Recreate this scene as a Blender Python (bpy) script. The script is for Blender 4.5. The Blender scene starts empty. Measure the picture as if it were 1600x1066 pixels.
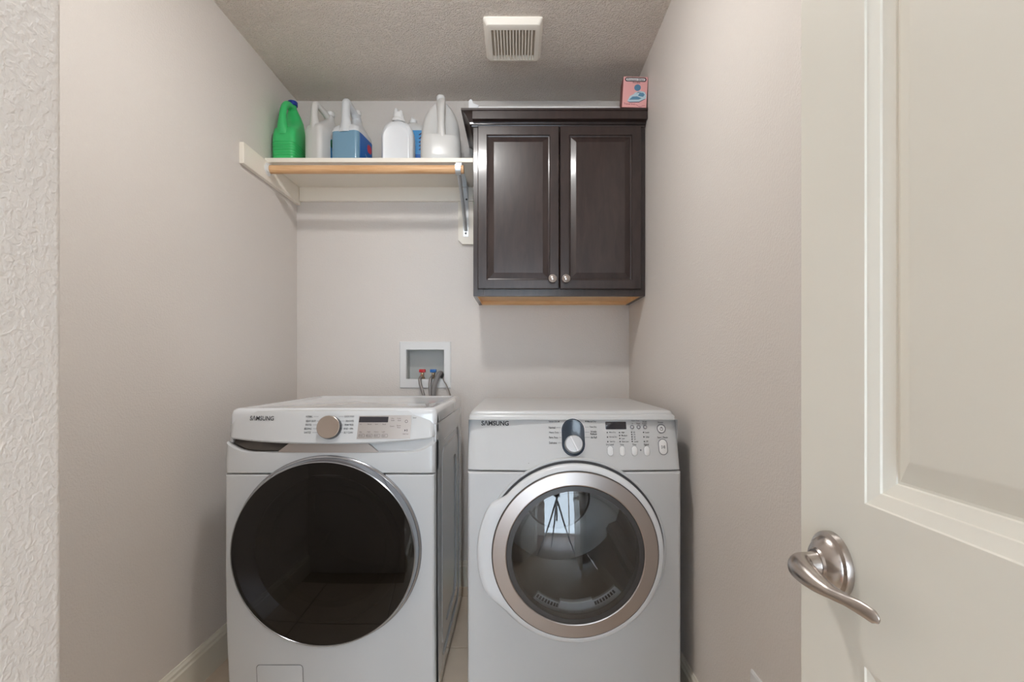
import bpy, bmesh, math, random
from mathutils import Vector, Matrix

random.seed(7)
SC = bpy.context.scene
COL = SC.collection
R = math.radians
PI = math.pi

# ------------------------------------------------------------------ camera
CAMZ = 1.13
cam_d = bpy.data.cameras.new('camera')
cam_o = bpy.data.objects.new('scene_camera', cam_d)
COL.objects.link(cam_o)
cam_o.location = (0, 0, CAMZ)
cam_o.rotation_euler = (R(90), 0, 0)
cam_d.sensor_width = 36
cam_d.lens = 36 * 780 / 1600
cam_d.shift_x = -9 / 1600
cam_d.shift_y = 40 / 1600
cam_d.clip_start = 0.02
SC.camera = cam_o

# ------------------------------------------------------------------ world, light, exposure
SC.view_settings.view_transform = 'Standard'
SC.view_settings.look = 'None'
SC.view_settings.gamma = 1.0
SC.view_settings.use_curve_mapping = False
SC.view_settings.exposure = 2.18
SC.cycles.use_denoising = True
SC.cycles.max_bounces = 12
SC.cycles.diffuse_bounces = 8
SC.cycles.transparent_max_bounces = 16
SC.cycles.caustics_reflective = False
SC.cycles.caustics_refractive = False
SC.cycles.sample_clamp_indirect = 6.0

wd = bpy.data.worlds.new('daylight')
SC.world = wd
wd.use_nodes = True
bg = wd.node_tree.nodes['Background']
bg.inputs['Color'].default_value = (0.82, 0.90, 1.0, 1)
bg.inputs['Strength'].default_value = 2.1

LAMP_STRENGTH = 41.0          # glowing shade of the laundry room lamp
HALL_FILL_STRENGTH = 21.0          # glow of the unseen lamp added in the hall as fill

# ------------------------------------------------------------------ materials
def node_mat(name):
    m = bpy.data.materials.new(name)
    m.use_nodes = True
    nt = m.node_tree
    return m, nt, nt.nodes['Principled BSDF']

def srgb(r, g, b):
    def f(c):
        c /= 255.0
        return c / 12.92 if c <= 0.04045 else ((c + 0.055) / 1.055) ** 2.4
    return (f(r), f(g), f(b), 1)

def mat(name, col, rough=0.5, metal=0.0, coat=0.0, spec=0.5, bump=None, vary=None, emit=None, trans=0.0, sss=0.0):
    m, nt, p = node_mat(name)
    p.inputs['Base Color'].default_value = col
    p.inputs['Roughness'].default_value = rough
    p.inputs['Metallic'].default_value = metal
    p.inputs['Coat Weight'].default_value = coat
    p.inputs['Coat Roughness'].default_value = 0.06
    p.inputs['Specular IOR Level'].default_value = spec
    if trans:
        p.inputs['Transmission Weight'].default_value = trans
    if sss:
        p.inputs['Subsurface Weight'].default_value = sss
        p.inputs['Subsurface Radius'].default_value = (0.02, 0.02, 0.02)
    if emit:
        p.inputs['Emission Color'].default_value = emit[0]
        p.inputs['Emission Strength'].default_value = emit[1]
    tc = nt.nodes.new('ShaderNodeTexCoord')
    if vary:
        n = nt.nodes.new('ShaderNodeTexNoise'); n.inputs['Scale'].default_value = vary[0]
        n.inputs['Detail'].default_value = 3
        mp = nt.nodes.new('ShaderNodeMapRange')
        mp.inputs['To Min'].default_value = 1 - vary[1]; mp.inputs['To Max'].default_value = 1 + vary[1]
        mx = nt.nodes.new('ShaderNodeMix'); mx.data_type = 'RGBA'; mx.blend_type = 'MULTIPLY'
        mx.inputs['Factor'].default_value = 1
        mx.inputs[6].default_value = col
        nt.links.new(tc.outputs['Object'], n.inputs['Vector'])
        nt.links.new(n.outputs['Fac'], mp.inputs['Value'])
        nt.links.new(mp.outputs['Result'], mx.inputs[7])
        nt.links.new(mx.outputs[2], p.inputs['Base Color'])
    if bump:
        scale, strength, dist = bump[:3]
        n = nt.nodes.new('ShaderNodeTexNoise'); n.inputs['Scale'].default_value = scale
        n.inputs['Detail'].default_value = bump[3] if len(bump) > 3 else 2.0
        n.inputs['Roughness'].default_value = 0.45
        b = nt.nodes.new('ShaderNodeBump'); b.inputs['Strength'].default_value = strength
        b.inputs['Distance'].default_value = dist
        nt.links.new(tc.outputs['Object'], n.inputs['Vector'])
        nt.links.new(n.outputs['Fac'], b.inputs['Height'])
        nt.links.new(b.outputs['Normal'], p.inputs['Normal'])
    return m

def wood_mat(name, c1, c2, scale, stretch, rough, coat=0.0, bump=0.02):
    m, nt, p = node_mat(name)
    tc = nt.nodes.new('ShaderNodeTexCoord')
    mp = nt.nodes.new('ShaderNodeMapping'); mp.inputs['Scale'].default_value = stretch
    n = nt.nodes.new('ShaderNodeTexNoise'); n.inputs['Scale'].default_value = scale
    n.inputs['Detail'].default_value = 5; n.inputs['Distortion'].default_value = 0.6
    cr = nt.nodes.new('ShaderNodeValToRGB')
    cr.color_ramp.elements[0].position = 0.32; cr.color_ramp.elements[0].color = c1
    cr.color_ramp.elements[1].position = 0.68; cr.color_ramp.elements[1].color = c2
    b = nt.nodes.new('ShaderNodeBump'); b.inputs['Strength'].default_value = bump; b.inputs['Distance'].default_value = 0.002
    nt.links.new(tc.outputs['Object'], mp.inputs['Vector'])
    nt.links.new(mp.outputs['Vector'], n.inputs['Vector'])
    nt.links.new(n.outputs['Fac'], cr.inputs['Fac'])
    nt.links.new(cr.outputs['Color'], p.inputs['Base Color'])
    nt.links.new(n.outputs['Fac'], b.inputs['Height'])
    nt.links.new(b.outputs['Normal'], p.inputs['Normal'])
    p.inputs['Roughness'].default_value = rough
    p.inputs['Coat Weight'].default_value = coat
    p.inputs['Coat Roughness'].default_value = 0.12
    return m

def glass_mat(name, tint, ior=1.5, rough=0.0, gloss=1.0, alpha_extra=0.0, body=(0.02, 0.02, 0.02, 1)):
    """Thin tinted glazing: straight-through tint plus a Fresnel reflection."""
    m = bpy.data.materials.new(name); m.use_nodes = True
    nt = m.node_tree; nt.nodes.clear()
    out = nt.nodes.new('ShaderNodeOutputMaterial')
    tr = nt.nodes.new('ShaderNodeBsdfTransparent'); tr.inputs['Color'].default_value = tint
    df = nt.nodes.new('ShaderNodeBsdfDiffuse'); df.inputs['Color'].default_value = body
    m0 = nt.nodes.new('ShaderNodeMixShader'); m0.inputs['Fac'].default_value = alpha_extra
    gl = nt.nodes.new('ShaderNodeBsdfGlossy'); gl.inputs['Roughness'].default_value = rough
    gl.inputs['Color'].default_value = (gloss, gloss, gloss, 1)
    fr = nt.nodes.new('ShaderNodeFresnel')
    ge = nt.nodes.new('ShaderNodeNewGeometry')
    mr = nt.nodes.new('ShaderNodeMapRange')            # front face: ior, back face: 1 / ior
    mr.inputs['To Min'].default_value = ior; mr.inputs['To Max'].default_value = 1.0 / ior
    nt.links.new(ge.outputs['Backfacing'], mr.inputs['Value'])
    nt.links.new(mr.outputs['Result'], fr.inputs['IOR'])
    mx = nt.nodes.new('ShaderNodeMixShader')
    nt.links.new(tr.outputs[0], m0.inputs[1]); nt.links.new(df.outputs[0], m0.inputs[2])
    nt.links.new(fr.outputs[0], mx.inputs['Fac'])
    nt.links.new(m0.outputs[0], mx.inputs[1]); nt.links.new(gl.outputs[0], mx.inputs[2])
    nt.links.new(mx.outputs[0], out.inputs['Surface'])
    return m

def texture_paint(name, col, s1, s2, strength, dist, rough=0.6):
    """Rolled / knocked-down drywall texture."""
    m, nt, p = node_mat(name)
    tc = nt.nodes.new('ShaderNodeTexCoord')
    n1 = nt.nodes.new('ShaderNodeTexNoise'); n1.inputs['Scale'].default_value = s1
    n1.inputs['Detail'].default_value = 2.5; n1.inputs['Distortion'].default_value = 0.4
    n2 = nt.nodes.new('ShaderNodeTexNoise'); n2.inputs['Scale'].default_value = s2
    n2.inputs['Detail'].default_value = 1
    rp = nt.nodes.new('ShaderNodeValToRGB')
    rp.color_ramp.elements[0].position = 0.42; rp.color_ramp.elements[1].position = 0.64
    ad = nt.nodes.new('ShaderNodeMath'); ad.operation = 'MULTIPLY_ADD'
    ad.inputs[1].default_value = 0.35
    b = nt.nodes.new('ShaderNodeBump'); b.inputs['Strength'].default_value = strength
    b.inputs['Distance'].default_value = dist
    nt.links.new(tc.outputs['Object'], n1.inputs['Vector']); nt.links.new(tc.outputs['Object'], n2.inputs['Vector'])
    nt.links.new(n1.outputs['Fac'], rp.inputs['Fac'])
    nt.links.new(n2.outputs['Fac'], ad.inputs[0]); nt.links.new(rp.outputs['Color'], ad.inputs[2])
    nt.links.new(ad.outputs[0], b.inputs['Height'])
    nt.links.new(b.outputs['Normal'], p.inputs['Normal'])
    p.inputs['Base Color'].default_value = col
    p.inputs['Roughness'].default_value = rough
    p.inputs['Specular IOR Level'].default_value = 0.3
    return m

M = {}
M['wall'] = texture_paint('greige_wall_paint', srgb(218, 212, 207), 150, 420, 0.26, 0.0018, 0.5)
M['ceiling'] = texture_paint('ceiling_texture_paint', srgb(242, 233, 224), 125, 300, 0.9, 0.006, 0.75)
M['trim'] = mat('cream_trim_paint', srgb(222, 217, 204), 0.38)
M['door'] = mat('cream_door_paint', srgb(233, 230, 220), 0.36, bump=(60, 0.03, 0.001))
M['shelf'] = mat('white_shelf_paint', srgb(238, 232, 221), 0.42)
M['white'] = mat('white_enamel', srgb(194, 195, 196), 0.32, coat=0.22)
M['white_side'] = mat('white_enamel_side', srgb(208, 210, 213), 0.12, coat=0.6)
M['plastic'] = mat('white_plastic', srgb(222, 222, 222), 0.35)
M['seam'] = mat('dark_seam', srgb(70, 70, 72), 0.6)
M['black'] = mat('black_print', srgb(28, 28, 32), 0.5)
M['grey_print'] = mat('grey_print', srgb(120, 120, 126), 0.5)
M['blue_print'] = mat('blue_print', srgb(84, 110, 170), 0.5)
M['white_print'] = mat('white_print', srgb(235, 236, 240), 0.5)
M['taupe'] = mat('taupe_metallic', srgb(172, 163, 157), 0.38, metal=0.55)
M['taupe_dark'] = mat('dark_metallic', srgb(104, 99, 95), 0.3, metal=0.7)
M['dial'] = mat('brushed_champagne', srgb(186, 174, 164), 0.30, metal=0.9)
M['chrome'] = mat('grey_chrome', srgb(165, 168, 174), 0.18, metal=0.9)
M['ring'] = mat('brushed_silver', srgb(180, 171, 166), 0.32, metal=0.9)
M['knob_silver'] = mat('silver_plastic', srgb(200, 200, 202), 0.3, metal=0.6)
M['navy'] = mat('dark_blue_plastic', srgb(44, 56, 70), 0.25, coat=0.5)
M['display'] = mat('display_black', srgb(44, 42, 48), 0.15, coat=0.4)
M['rubber'] = mat('dark_rubber', srgb(58, 58, 60), 0.6)
M['dark_ring'] = mat('charcoal_ring', srgb(66, 64, 64), 0.35)
M['drum'] = mat('drum_steel', srgb(150, 144, 138), 0.35, metal=0.55)
M['drum_dark'] = mat('washer_drum_steel', srgb(120, 120, 122), 0.3, metal=0.6)
M['lint'] = mat('grey_lint_plastic', srgb(176, 178, 178), 0.35)
M['smoke_glass'] = glass_mat('smoked_glass', (0.10, 0.095, 0.095, 1), 1.52, gloss=1.0)
M['clear_glass'] = glass_mat('clear_door_glass', (0.80, 0.82, 0.84, 1), 1.85, gloss=.9)
M['bowl_glass'] = glass_mat('bowl_glass', (0.92, 0.93, 0.94, 1), 1.30, gloss=.5)
M['window_glass'] = glass_mat('window_glass', (0.92, 0.96, 0.98, 1), 1.3)
M['nickel'] = mat('satin_nickel', srgb(190, 182, 177), 0.27, metal=1.0)
M['espresso'] = wood_mat('espresso_wood', srgb(40, 29, 28), srgb(54, 40, 38), 7, (6, 6, 1.2), 0.34, coat=0.4)
M['maple'] = wood_mat('maple_wood', srgb(224, 180, 128), srgb(236, 198, 150), 5, (1.5, 8, 8), 0.5)
M['rodwood'] = wood_mat('fir_rod', srgb(206, 158, 112), srgb(226, 184, 140), 6, (1, 14, 14), 0.45)
M['steel'] = mat('zinc_steel', srgb(196, 200, 204), 0.35, metal=0.75)
M['green'] = mat('green_plastic', srgb(62, 192, 112), 0.3, sss=0.1)
M['bluecap'] = mat('blue_cap', srgb(22, 52, 150), 0.4)
M['milk'] = mat('milky_plastic', srgb(206, 205, 203), 0.3, sss=0.15)
M['milk2'] = mat('bright_white_plastic', srgb(220, 222, 225), 0.32, sss=0.15)
M['frost'] = mat('frosted_plastic', srgb(206, 209, 212), 0.3, sss=0.2)
M['liquid'] = mat('blue_liquid', srgb(112, 150, 174), 0.2, coat=0.5, sss=0.2)
M['label_blue'] = mat('blue_label', srgb(28, 98, 176), 0.35)
M['label_lblue'] = mat('light_blue_label', srgb(70, 146, 200), 0.35)
M['label_green'] = mat('green_label', srgb(40, 120, 80), 0.4)
M['label_dark'] = mat('purple_label', srgb(52, 46, 84), 0.4)
M['label_red'] = mat('red_label', srgb(206, 62, 84), 0.4)
M['pink'] = mat('pink_card', srgb(232, 172, 172), 0.5)
M['pinkside'] = mat('maroon_card', srgb(128, 72, 70), 0.55, vary=(60, 0.25))
M['iron_blue'] = mat('iron_blue_print', srgb(92, 138, 170), 0.5)
M['iron_light'] = mat('iron_light_print', srgb(190, 214, 226), 0.5)
M['maroon_print'] = mat('maroon_print', srgb(150, 60, 78), 0.5)
M['box_in'] = mat('outlet_box_plastic', srgb(182, 183, 180), 0.45)
M['red'] = mat('red_valve', srgb(196, 30, 38), 0.4)
M['blue'] = mat('blue_valve', srgb(20, 100, 176), 0.4)
M['brass'] = mat('valve_brass', srgb(190, 170, 140), 0.35, metal=0.8)
M['braid'] = mat('braided_hose', srgb(150, 146, 144), 0.35, metal=0.5, bump=(900, 0.5, 0.001))
M['drain'] = mat('grey_drain_hose', srgb(120, 118, 118), 0.5)
M['cord'] = mat('grey_cord', srgb(140, 132, 126), 0.5)
M['vent'] = mat('vent_plastic', srgb(246, 241, 232), 0.45)
M['ventdark'] = mat('vent_interior', srgb(206, 196, 184), 0.8)
M['tile'] = mat('beige_floor_tile', srgb(208, 192, 174), 0.4, vary=(9, 0.08))
M['grout'] = mat('floor_grout', srgb(158, 142, 126), 0.8)
M['hallwood'] = wood_mat('hall_oak', srgb(112, 76, 50), srgb(146, 104, 70), 4, (8, 1, 1), 0.35)
M['tripod'] = mat('black_tripod', srgb(24, 24, 26), 0.4)
M['lampshade'] = mat('lamp_glass', srgb(250, 246, 238), 0.4, emit=((1.0, 0.997, 0.98, 1), LAMP_STRENGTH))
M['hallfill'] = mat('hall_fill_glass', srgb(250, 246, 238), 0.4, emit=((1.0, 0.997, 0.98, 1), HALL_FILL_STRENGTH))

# ------------------------------------------------------------------ geometry helpers
def bmn():
    return bmesh.new()

def box(bm, x0, x1, y0, y1, z0, z1, bev=0.0, seg=2):
    vs = [bm.verts.new((x, y, z)) for x in (x0, x1) for y in (y0, y1) for z in (z0, z1)]
    f = [(0, 1, 3, 2), (4, 6, 7, 5), (0, 4, 5, 1), (2, 3, 7, 6), (0, 2, 6, 4), (1, 5, 7, 3)]
    fs = [bm.faces.new([vs[i] for i in q]) for q in f]
    if bev:
        es = list({e for q in fs for e in q.edges})
        bmesh.ops.bevel(bm, geom=es, offset=bev, segments=seg, affect='EDGES', profile=0.5)
    return bm

def loft(bm, loops, cap0=False, cap1=False, closed=True):
    rows = [[bm.verts.new(p) for p in lp] for lp in loops]
    n = len(rows[0])
    for a, b in zip(rows, rows[1:]):
        for i in range(n if closed else n - 1):
            j = (i + 1) % n
            try:
                bm.faces.new((a[i], a[j], b[j], b[i]))
            except ValueError:
                pass
    if cap0: bm.faces.new(list(reversed(rows[0])))
    if cap1: bm.faces.new(rows[-1])
    return rows

def rr(cx, cy, w, h, r, n=4):
    """closed rounded rectangle, counter-clockwise"""
    r = min(r, w / 2 - 1e-5, h / 2 - 1e-5)
    out = []
    for (sx, sy, a0) in ((1, 1, 0), (-1, 1, 90), (-1, -1, 180), (1, -1, 270)):
        for k in range(n + 1):
            a = R(a0 + 90 * k / n)
            out.append((cx + sx * (w / 2 - r) + r * math.cos(a), cy + sy * (h / 2 - r) + r * math.sin(a)))
    return out

def xz(loop, y):
    return [(a, y, b) for a, b in loop]

def xy(loop, z):
    return [(a, b, z) for a, b in loop]

def circ(cx, cz, r, n=64):
    return [(cx + r * math.cos(2 * PI * k / n), cz + r * math.sin(2 * PI * k / n)) for k in range(n)]

def rect_polar(cx, cz, x0, x1, z0, z1, n=64):
    pts = []
    for k in range(n):
        a = 2 * PI * k / n
        c, s = math.cos(a), math.sin(a)
        t = 1e9
        if c > 1e-9: t = min(t, (x1 - cx) / c)
        if c < -1e-9: t = min(t, (x0 - cx) / c)
        if s > 1e-9: t = min(t, (z1 - cz) / s)
        if s < -1e-9: t = min(t, (z0 - cz) / s)
        pts.append((cx + c * t, cz + s * t))
    for (X, Z) in ((x0, z0), (x0, z1), (x1, z0), (x1, z1)):
        k = round((math.atan2(Z - cz, X - cx) % (2 * PI)) / (2 * PI) * n) % n
        pts[k] = (X, Z)
    return pts

def lathe_y(bm, cx, cz, prof, n=64, cap=False):
    """prof: list of (radius, y); revolve about the axis parallel to Y through (cx, cz)"""
    rows = []
    for r, y in prof:
        if r < 1e-6:
            rows.append([bm.verts.new((cx, y, cz))])
        else:
            rows.append([bm.verts.new((a, y, b)) for a, b in circ(cx, cz, r, n)])
    for a, b in zip(rows, rows[1:]):
        for i in range(n):
            j = (i + 1) % n
            if len(a) == 1 and len(b) == 1: continue
            if len(b) == 1: bm.faces.new((a[i], a[j], b[0]))
            elif len(a) == 1: bm.faces.new((a[0], b[j], b[i]))
            else: bm.faces.new((a[i], a[j], b[j], b[i]))

def lathe(bm, c, axis, prof, n=32):
    """prof (radius, distance along axis)"""
    ax = Vector(axis).normalized()
    u = ax.orthogonal().normalized(); v = ax.cross(u)
    c = Vector(c)
    rows = []
    for r, d in prof:
        if r < 1e-6: rows.append([bm.verts.new(c + ax * d)])
        else:
            rows.append([bm.verts.new(c + ax * d + u * (r * math.cos(2 * PI * k / n)) + v * (r * math.sin(2 * PI * k / n))) for k in range(n)])
    for a, b in zip(rows, rows[1:]):
        for i in range(n):
            j = (i + 1) % n
            if len(a) == 1 and len(b) == 1: continue
            if len(b) == 1: bm.faces.new((a[i], a[j], b[0]))
            elif len(a) == 1: bm.faces.new((a[0], b[j], b[i]))
            else: bm.faces.new((a[i], a[j], b[j], b[i]))

def spline(pts, sub=6):
    P = [Vector(p) for p in pts]
    out = []
    for i in range(len(P) - 1):
        p0 = P[i - 1] if i else P[i] * 2 - P[i + 1]
        p1, p2 = P[i], P[i + 1]
        p3 = P[i + 2] if i + 2 < len(P) else P[i + 1] * 2 - P[i]
        for k in range(sub):
            t = k / sub
            out.append(0.5 * ((2 * p1) + (p2 - p0) * t + (2 * p0 - 5 * p1 + 4 * p2 - p3) * t * t + (3 * p1 - p0 - 3 * p2 + p3) * t ** 3))
    out.append(P[-1])
    return out

def sweep(bm, pts, rad, n=10, sub=6, up=None):
    """pts control points; rad: number, or list of r / (a,b) per control point. Section spans 'up' (a) and side (b)."""
    P = spline(pts, sub)
    k = len(pts)
    if not isinstance(rad, (list, tuple)): rad = [rad] * k
    rad = [(r, r) if not isinstance(r, (list, tuple)) else r for r in rad]
    rows = []
    ref = Vector(up) if up else None
    prev = None
    for i, p in enumerate(P):
        t = (P[min(i + 1, len(P) - 1)] - P[max(i - 1, 0)]).normalized()
        f = i / sub
        a = min(int(f), k - 2); w = f - a
        ra = rad[a][0] * (1 - w) + rad[a + 1][0] * w
        rb = rad[a][1] * (1 - w) + rad[a + 1][1] * w
        if ref is not None:
            u = (ref - t * ref.dot(t)).normalized()
        elif prev is None:
            u = t.orthogonal().normalized()
        else:
            u = (prev - t * prev.dot(t)).normalized()
        prev = u
        v = t.cross(u)
        rows.append([bm.verts.new(p + u * (ra * math.cos(2 * PI * q / n)) + v * (rb * math.sin(2 * PI * q / n))) for q in range(n)])
    for a, b in zip(rows, rows[1:]):
        for i in range(n):
            j = (i + 1) % n
            bm.faces.new((a[i], a[j], b[j], b[i]))
    bm.faces.new(list(reversed(rows[0]))); bm.faces.new(rows[-1])

def prism(bm, poly, fn0, fn1):
    """extrude a 2D polygon between two mappings"""
    loft(bm, [[fn0(a, b) for a, b in poly], [fn1(a, b) for a, b in poly]], True, True)

OFF = {}
def off_of(o):
    while o.parent: o = o.parent
    return OFF.get(o.name, Vector((0, 0, 0)))

def obj(name, bm, material, parent=None, smooth=True, angle=35, label=None, kind=None):
    me = bpy.data.meshes.new(name)
    bmesh.ops.recalc_face_normals(bm, faces=bm.faces[:])
    bm.to_mesh(me); bm.free()
    if smooth:
        for p in me.polygons: p.use_smooth = True
        me.set_sharp_from_angle(angle=R(angle))
    mats = material if isinstance(material, (list, tuple)) else [material]
    for m in mats: me.materials.append(m)
    o = bpy.data.objects.new(name, me)
    COL.objects.link(o)
    if parent is not None:
        me.transform(Matrix.Translation(-off_of(parent)))
        o.parent = parent
    if label: o['label'] = label
    if kind: o['kind'] = kind
    return o

def structure(name, bm, material, label=None, smooth=False, parent=None, angle=35):
    o = obj(name, bm, material, parent, smooth=smooth, angle=angle)
    o['kind'] = 'structure'
    if label: o['label'] = label
    return o

def thing(name, label, cat, loc=(0, 0, 0), group=None):
    o = bpy.data.objects.new(name, None)
    o.empty_display_size = 0.05
    COL.objects.link(o)
    o.location = loc
    OFF[o.name] = Vector(loc)
    o['label'] = label; o['category'] = cat
    if group: o['group'] = group
    return o

def tag(o, label, cat, group=None):
    o['label'] = label; o['category'] = cat
    if group: o['group'] = group
    return o

# ---- text: 2D glyph meshes, fitted into a rectangle
def glyphs(s, bold=0.0):
    cu = bpy.data.curves.new('t', 'FONT'); cu.body = s
    cu.offset = bold; cu.resolution_u = 3
    o = bpy.data.objects.new('t', cu)
    COL.objects.link(o)
    me = bpy.data.meshes.new_from_object(o)
    vs = [(v.co.x, v.co.y) for v in me.vertices]
    fs = [tuple(p.vertices) for p in me.polygons]
    bpy.data.objects.remove(o); bpy.data.curves.remove(cu); bpy.data.meshes.remove(me)
    return vs, fs

def put_text(bm, s, x0, x1, y0, y1, fn, bold=0.0):
    """fit text s into rectangle (x0..x1, y0..y1) of a surface; fn maps (x, y) to 3D"""
    vs, fs = glyphs(s, bold)
    if not vs: return
    ax0 = min(v[0] for v in vs); ax1 = max(v[0] for v in vs)
    ay0 = min(v[1] for v in vs); ay1 = max(v[1] for v in vs)
    V = [bm.verts.new(fn(x0 + (x1 - x0) * (a - ax0) / (ax1 - ax0), y0 + (y1 - y0) * (b - ay0) / (ay1 - ay0))) for a, b in vs]
    for f in fs:
        try: bm.faces.new([V[i] for i in f])
        except ValueError: pass

def flat(bm, loop, fn):
    bm.faces.new([bm.verts.new(fn(a, b)) for a, b in loop])

def ringflat(bm, outer, inner, fn):
    loft(bm, [[fn(a, b) for a, b in outer], [fn(a, b) for a, b in inner]])

def at(px, py, Y):
    """where a point seen at photo pixel (px, py) lies if it is Y metres in front of the camera"""
    return (px - 809) * Y / 780, Y, CAMZ - (py - 573) * Y / 780

# ------------------------------------------------------------------ room constants
XL, XR, YB, ZC = -1.139, 0.574, 2.574, 2.50
YF = 0.50                     # face of the entry partition
XP = -0.452                   # side face of the entry partition

# ================================================================== SETTING
bm = bmn(); box(bm, XL - 0.12, XL, YF - 0.02, YB + 0.12, 0, ZC); structure('wall_left', bm, M['wall'])
bm = bmn(); box(bm, XR, XR + 0.12, -0.30, YB + 0.12, 0, ZC); structure('wall_right', bm, M['wall'])
# back wall with the hole of the recessed outlet box
bx0, bx1, bz0, bz1 = -0.575, -0.378, 1.064, 1.219
bm = bmn()
for y in (YB,):
    loft(bm, [[(XL, y, 0), (XR, y, 0), (XR, y, ZC), (XL, y, ZC)],
              [(bx0, y, bz0), (bx1, y, bz0), (bx1, y, bz1), (bx0, y, bz1)],
              [(bx0, y + .12, bz0), (bx1, y + .12, bz0), (bx1, y + .12, bz1), (bx0, y + .12, bz1)],
              [(XL, y + .12, 0), (XR, y + .12, 0), (XR, y + .12, ZC), (XL, y + .12, ZC)]])
structure('wall_back', bm, M['wall'])
# entry partition on the left with a softly rounded corner
bm = bmn()
r = 0.012
corner = [(XP - r + r * math.cos(R(a)), YF - r + r * math.sin(R(a))) for a in range(0, 91, 15)]
poly = [(XL - 0.12, -0.30), (XP, -0.30)] + corner + [(XL - 0.12, YF)]
prism(bm, poly, lambda a, b: (a, b, 0), lambda a, b: (a, b, ZC))
structure('wall_entry', bm, M['wall'], smooth=True)
# header over the doorway behind the camera
bm = bmn(); box(bm, XP, XR, -0.30, -0.18, 2.06, ZC); structure('wall_front', bm, M['wall'])
bm = bmn(); box(bm, 0.40, XR, -0.30, -0.18, 0, 2.06); structure('wall_jamb', bm, M['wall'])
# hall behind the camera
HX0, HX1, HY0 = -1.5, 1.5, -2.2
bm = bmn(); box(bm, HX0 - .1, HX0, HY0, -0.30, 0, ZC); structure('wall_hall_left', bm, M['wall'])
bm = bmn(); box(bm, HX1, HX1 + .1, HY0, -0.30, 0, ZC); structure('wall_hall_right', bm, M['wall'])
bm = bmn(); box(bm, HX0, XL - .12, -0.40, -0.30, 0, ZC); box(bm, XR + .12, HX1, -0.40, -0.30, 0, ZC)
structure('wall_hall_front', bm, M['wall'])
wx0, wx1, wz0, wz1 = -0.70, 1.35, 0.06, 2.10
bm = bmn()
loft(bm, [[(HX0, HY0, 0), (HX1, HY0, 0), (HX1, HY0, ZC), (HX0, HY0, ZC)],
          [(wx0, HY0, wz0), (wx1, HY0, wz0), (wx1, HY0, wz1), (wx0, HY0, wz1)],
          [(wx0, HY0 - .12, wz0), (wx1, HY0 - .12, wz0), (wx1, HY0 - .12, wz1), (wx0, HY0 - .12, wz1)],
          [(HX0, HY0 - .12, 0), (HX1, HY0 - .12, 0), (HX1, HY0 - .12, ZC), (HX0, HY0 - .12, ZC)]])
structure('wall_hall_back', bm, M['wall'])
bm = bmn()
for (a, b, c, d) in ((wx0, wx1, wz0, wz0 + .05), (wx0, wx1, wz1 - .05, wz1), (wx0, wx0 + .05, wz0 + .05, wz1 - .05), (wx1 - .05, wx1, wz0 + .05, wz1 - .05), ((wx0 + wx1) / 2 - .02, (wx0 + wx1) / 2 + .02, wz0 + .05, wz1 - .05)):
    box(bm, a, b, HY0 - .09, HY0 - .04, c, d)
win = structure('window_1', bm, M['trim'], 'white framed hall window letting in daylight behind the camera')
bm = bmn(); box(bm, wx0 + .05, wx1 - .05, HY0 - .068, HY0 - .062, wz0 + .05, wz1 - .05); obj('pane', bm, M['window_glass'], win, smooth=False)

bm = bmn(); box(bm, HX0 - .1, HX1 + .1, HY0 - .12, YB + .12, ZC, ZC + .1); structure('ceiling', bm, M['ceiling'])
# floor: mortar bed with single tiles in the laundry, plain boards in the hall
bm = bmn(); box(bm, XL, XR, -0.30, YB, -0.06, -0.004)
fl = structure('floor', bm, M['grout'])
g = 0.0025
tx = [XL] + [x for x in (-0.95, -0.5, -0.05, 0.40)] + [XR]
ty = [0.207, 0.657, 1.107, 1.557, 2.007, 2.457, YB]
for i in range(len(tx) - 1):
    for j in range(len(ty) - 1):
        x0, x1, y0, y1 = tx[i] + g, tx[i + 1] - g, ty[j] + g, ty[j + 1] - g
        if y0 < YF and x0 < XP: 
            if x1 < XP: continue
            x0 = XP + g
        bm = bmn()
        loft(bm, [xy([(x0, y0), (x1, y0), (x1, y1), (x0, y1)], -0.004),
                  xy([(x0, y0), (x1, y0), (x1, y1), (x0, y1)], -0.001),
                  xy([(x0 + .002, y0 + .002), (x1 - .002, y0 + .002), (x1 - .002, y1 - .002), (x0 + .002, y1 - .002)], 0)], False, True)
        obj('tile', bm, M['tile'], fl, smooth=False)
bm = bmn(); box(bm, HX0, HX1, HY0, -0.30, -0.06, 0); structure('floor_hall', bm, M['hallwood'])

# baseboards: stepped profile
def baseboard(name, p0, p1, inward, h=0.13):
    """p0->p1 along the wall foot, inward = unit vector into the room"""
    prof = [(0, 0), (.014, 0), (.014, h - .028), (.010, h - .022), (.010, h - .012), (.006, h - .006), (.004, h), (0, h)]
    d = Vector(inward)
    bm = bmn()
    loft(bm, [[Vector(p) + d * a + Vector((0, 0, b)) for a, b in prof] for p in (p0, p1)], True, True)
    structure(name, bm, M['trim'])
baseboard('baseboard_left', (XL, YF, 0), (XL, YB, 0), (1, 0, 0))
baseboard('baseboard_back', (XL + .014, YB, 0), (XR - .014, YB, 0), (0, -1, 0))
baseboard('baseboard_right', (XR, 0.62, 0), (XR, YB, 0), (-1, 0, 0))
baseboard('baseboard_hall_left', (HX0, HY0, 0), (HX0, -0.40, 0), (1, 0, 0))
baseboard('baseboard_hall_right', (HX1, HY0, 0), (HX1, -0.40, 0), (-1, 0, 0))
baseboard('baseboard_hall_back', (HX0, HY0, 0), (HX1, HY0, 0), (0, 1, 0))
baseboard('baseboard_entry', (XP, -0.18, 0), (XP, YF - .012, 0), (1, 0, 0))

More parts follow.
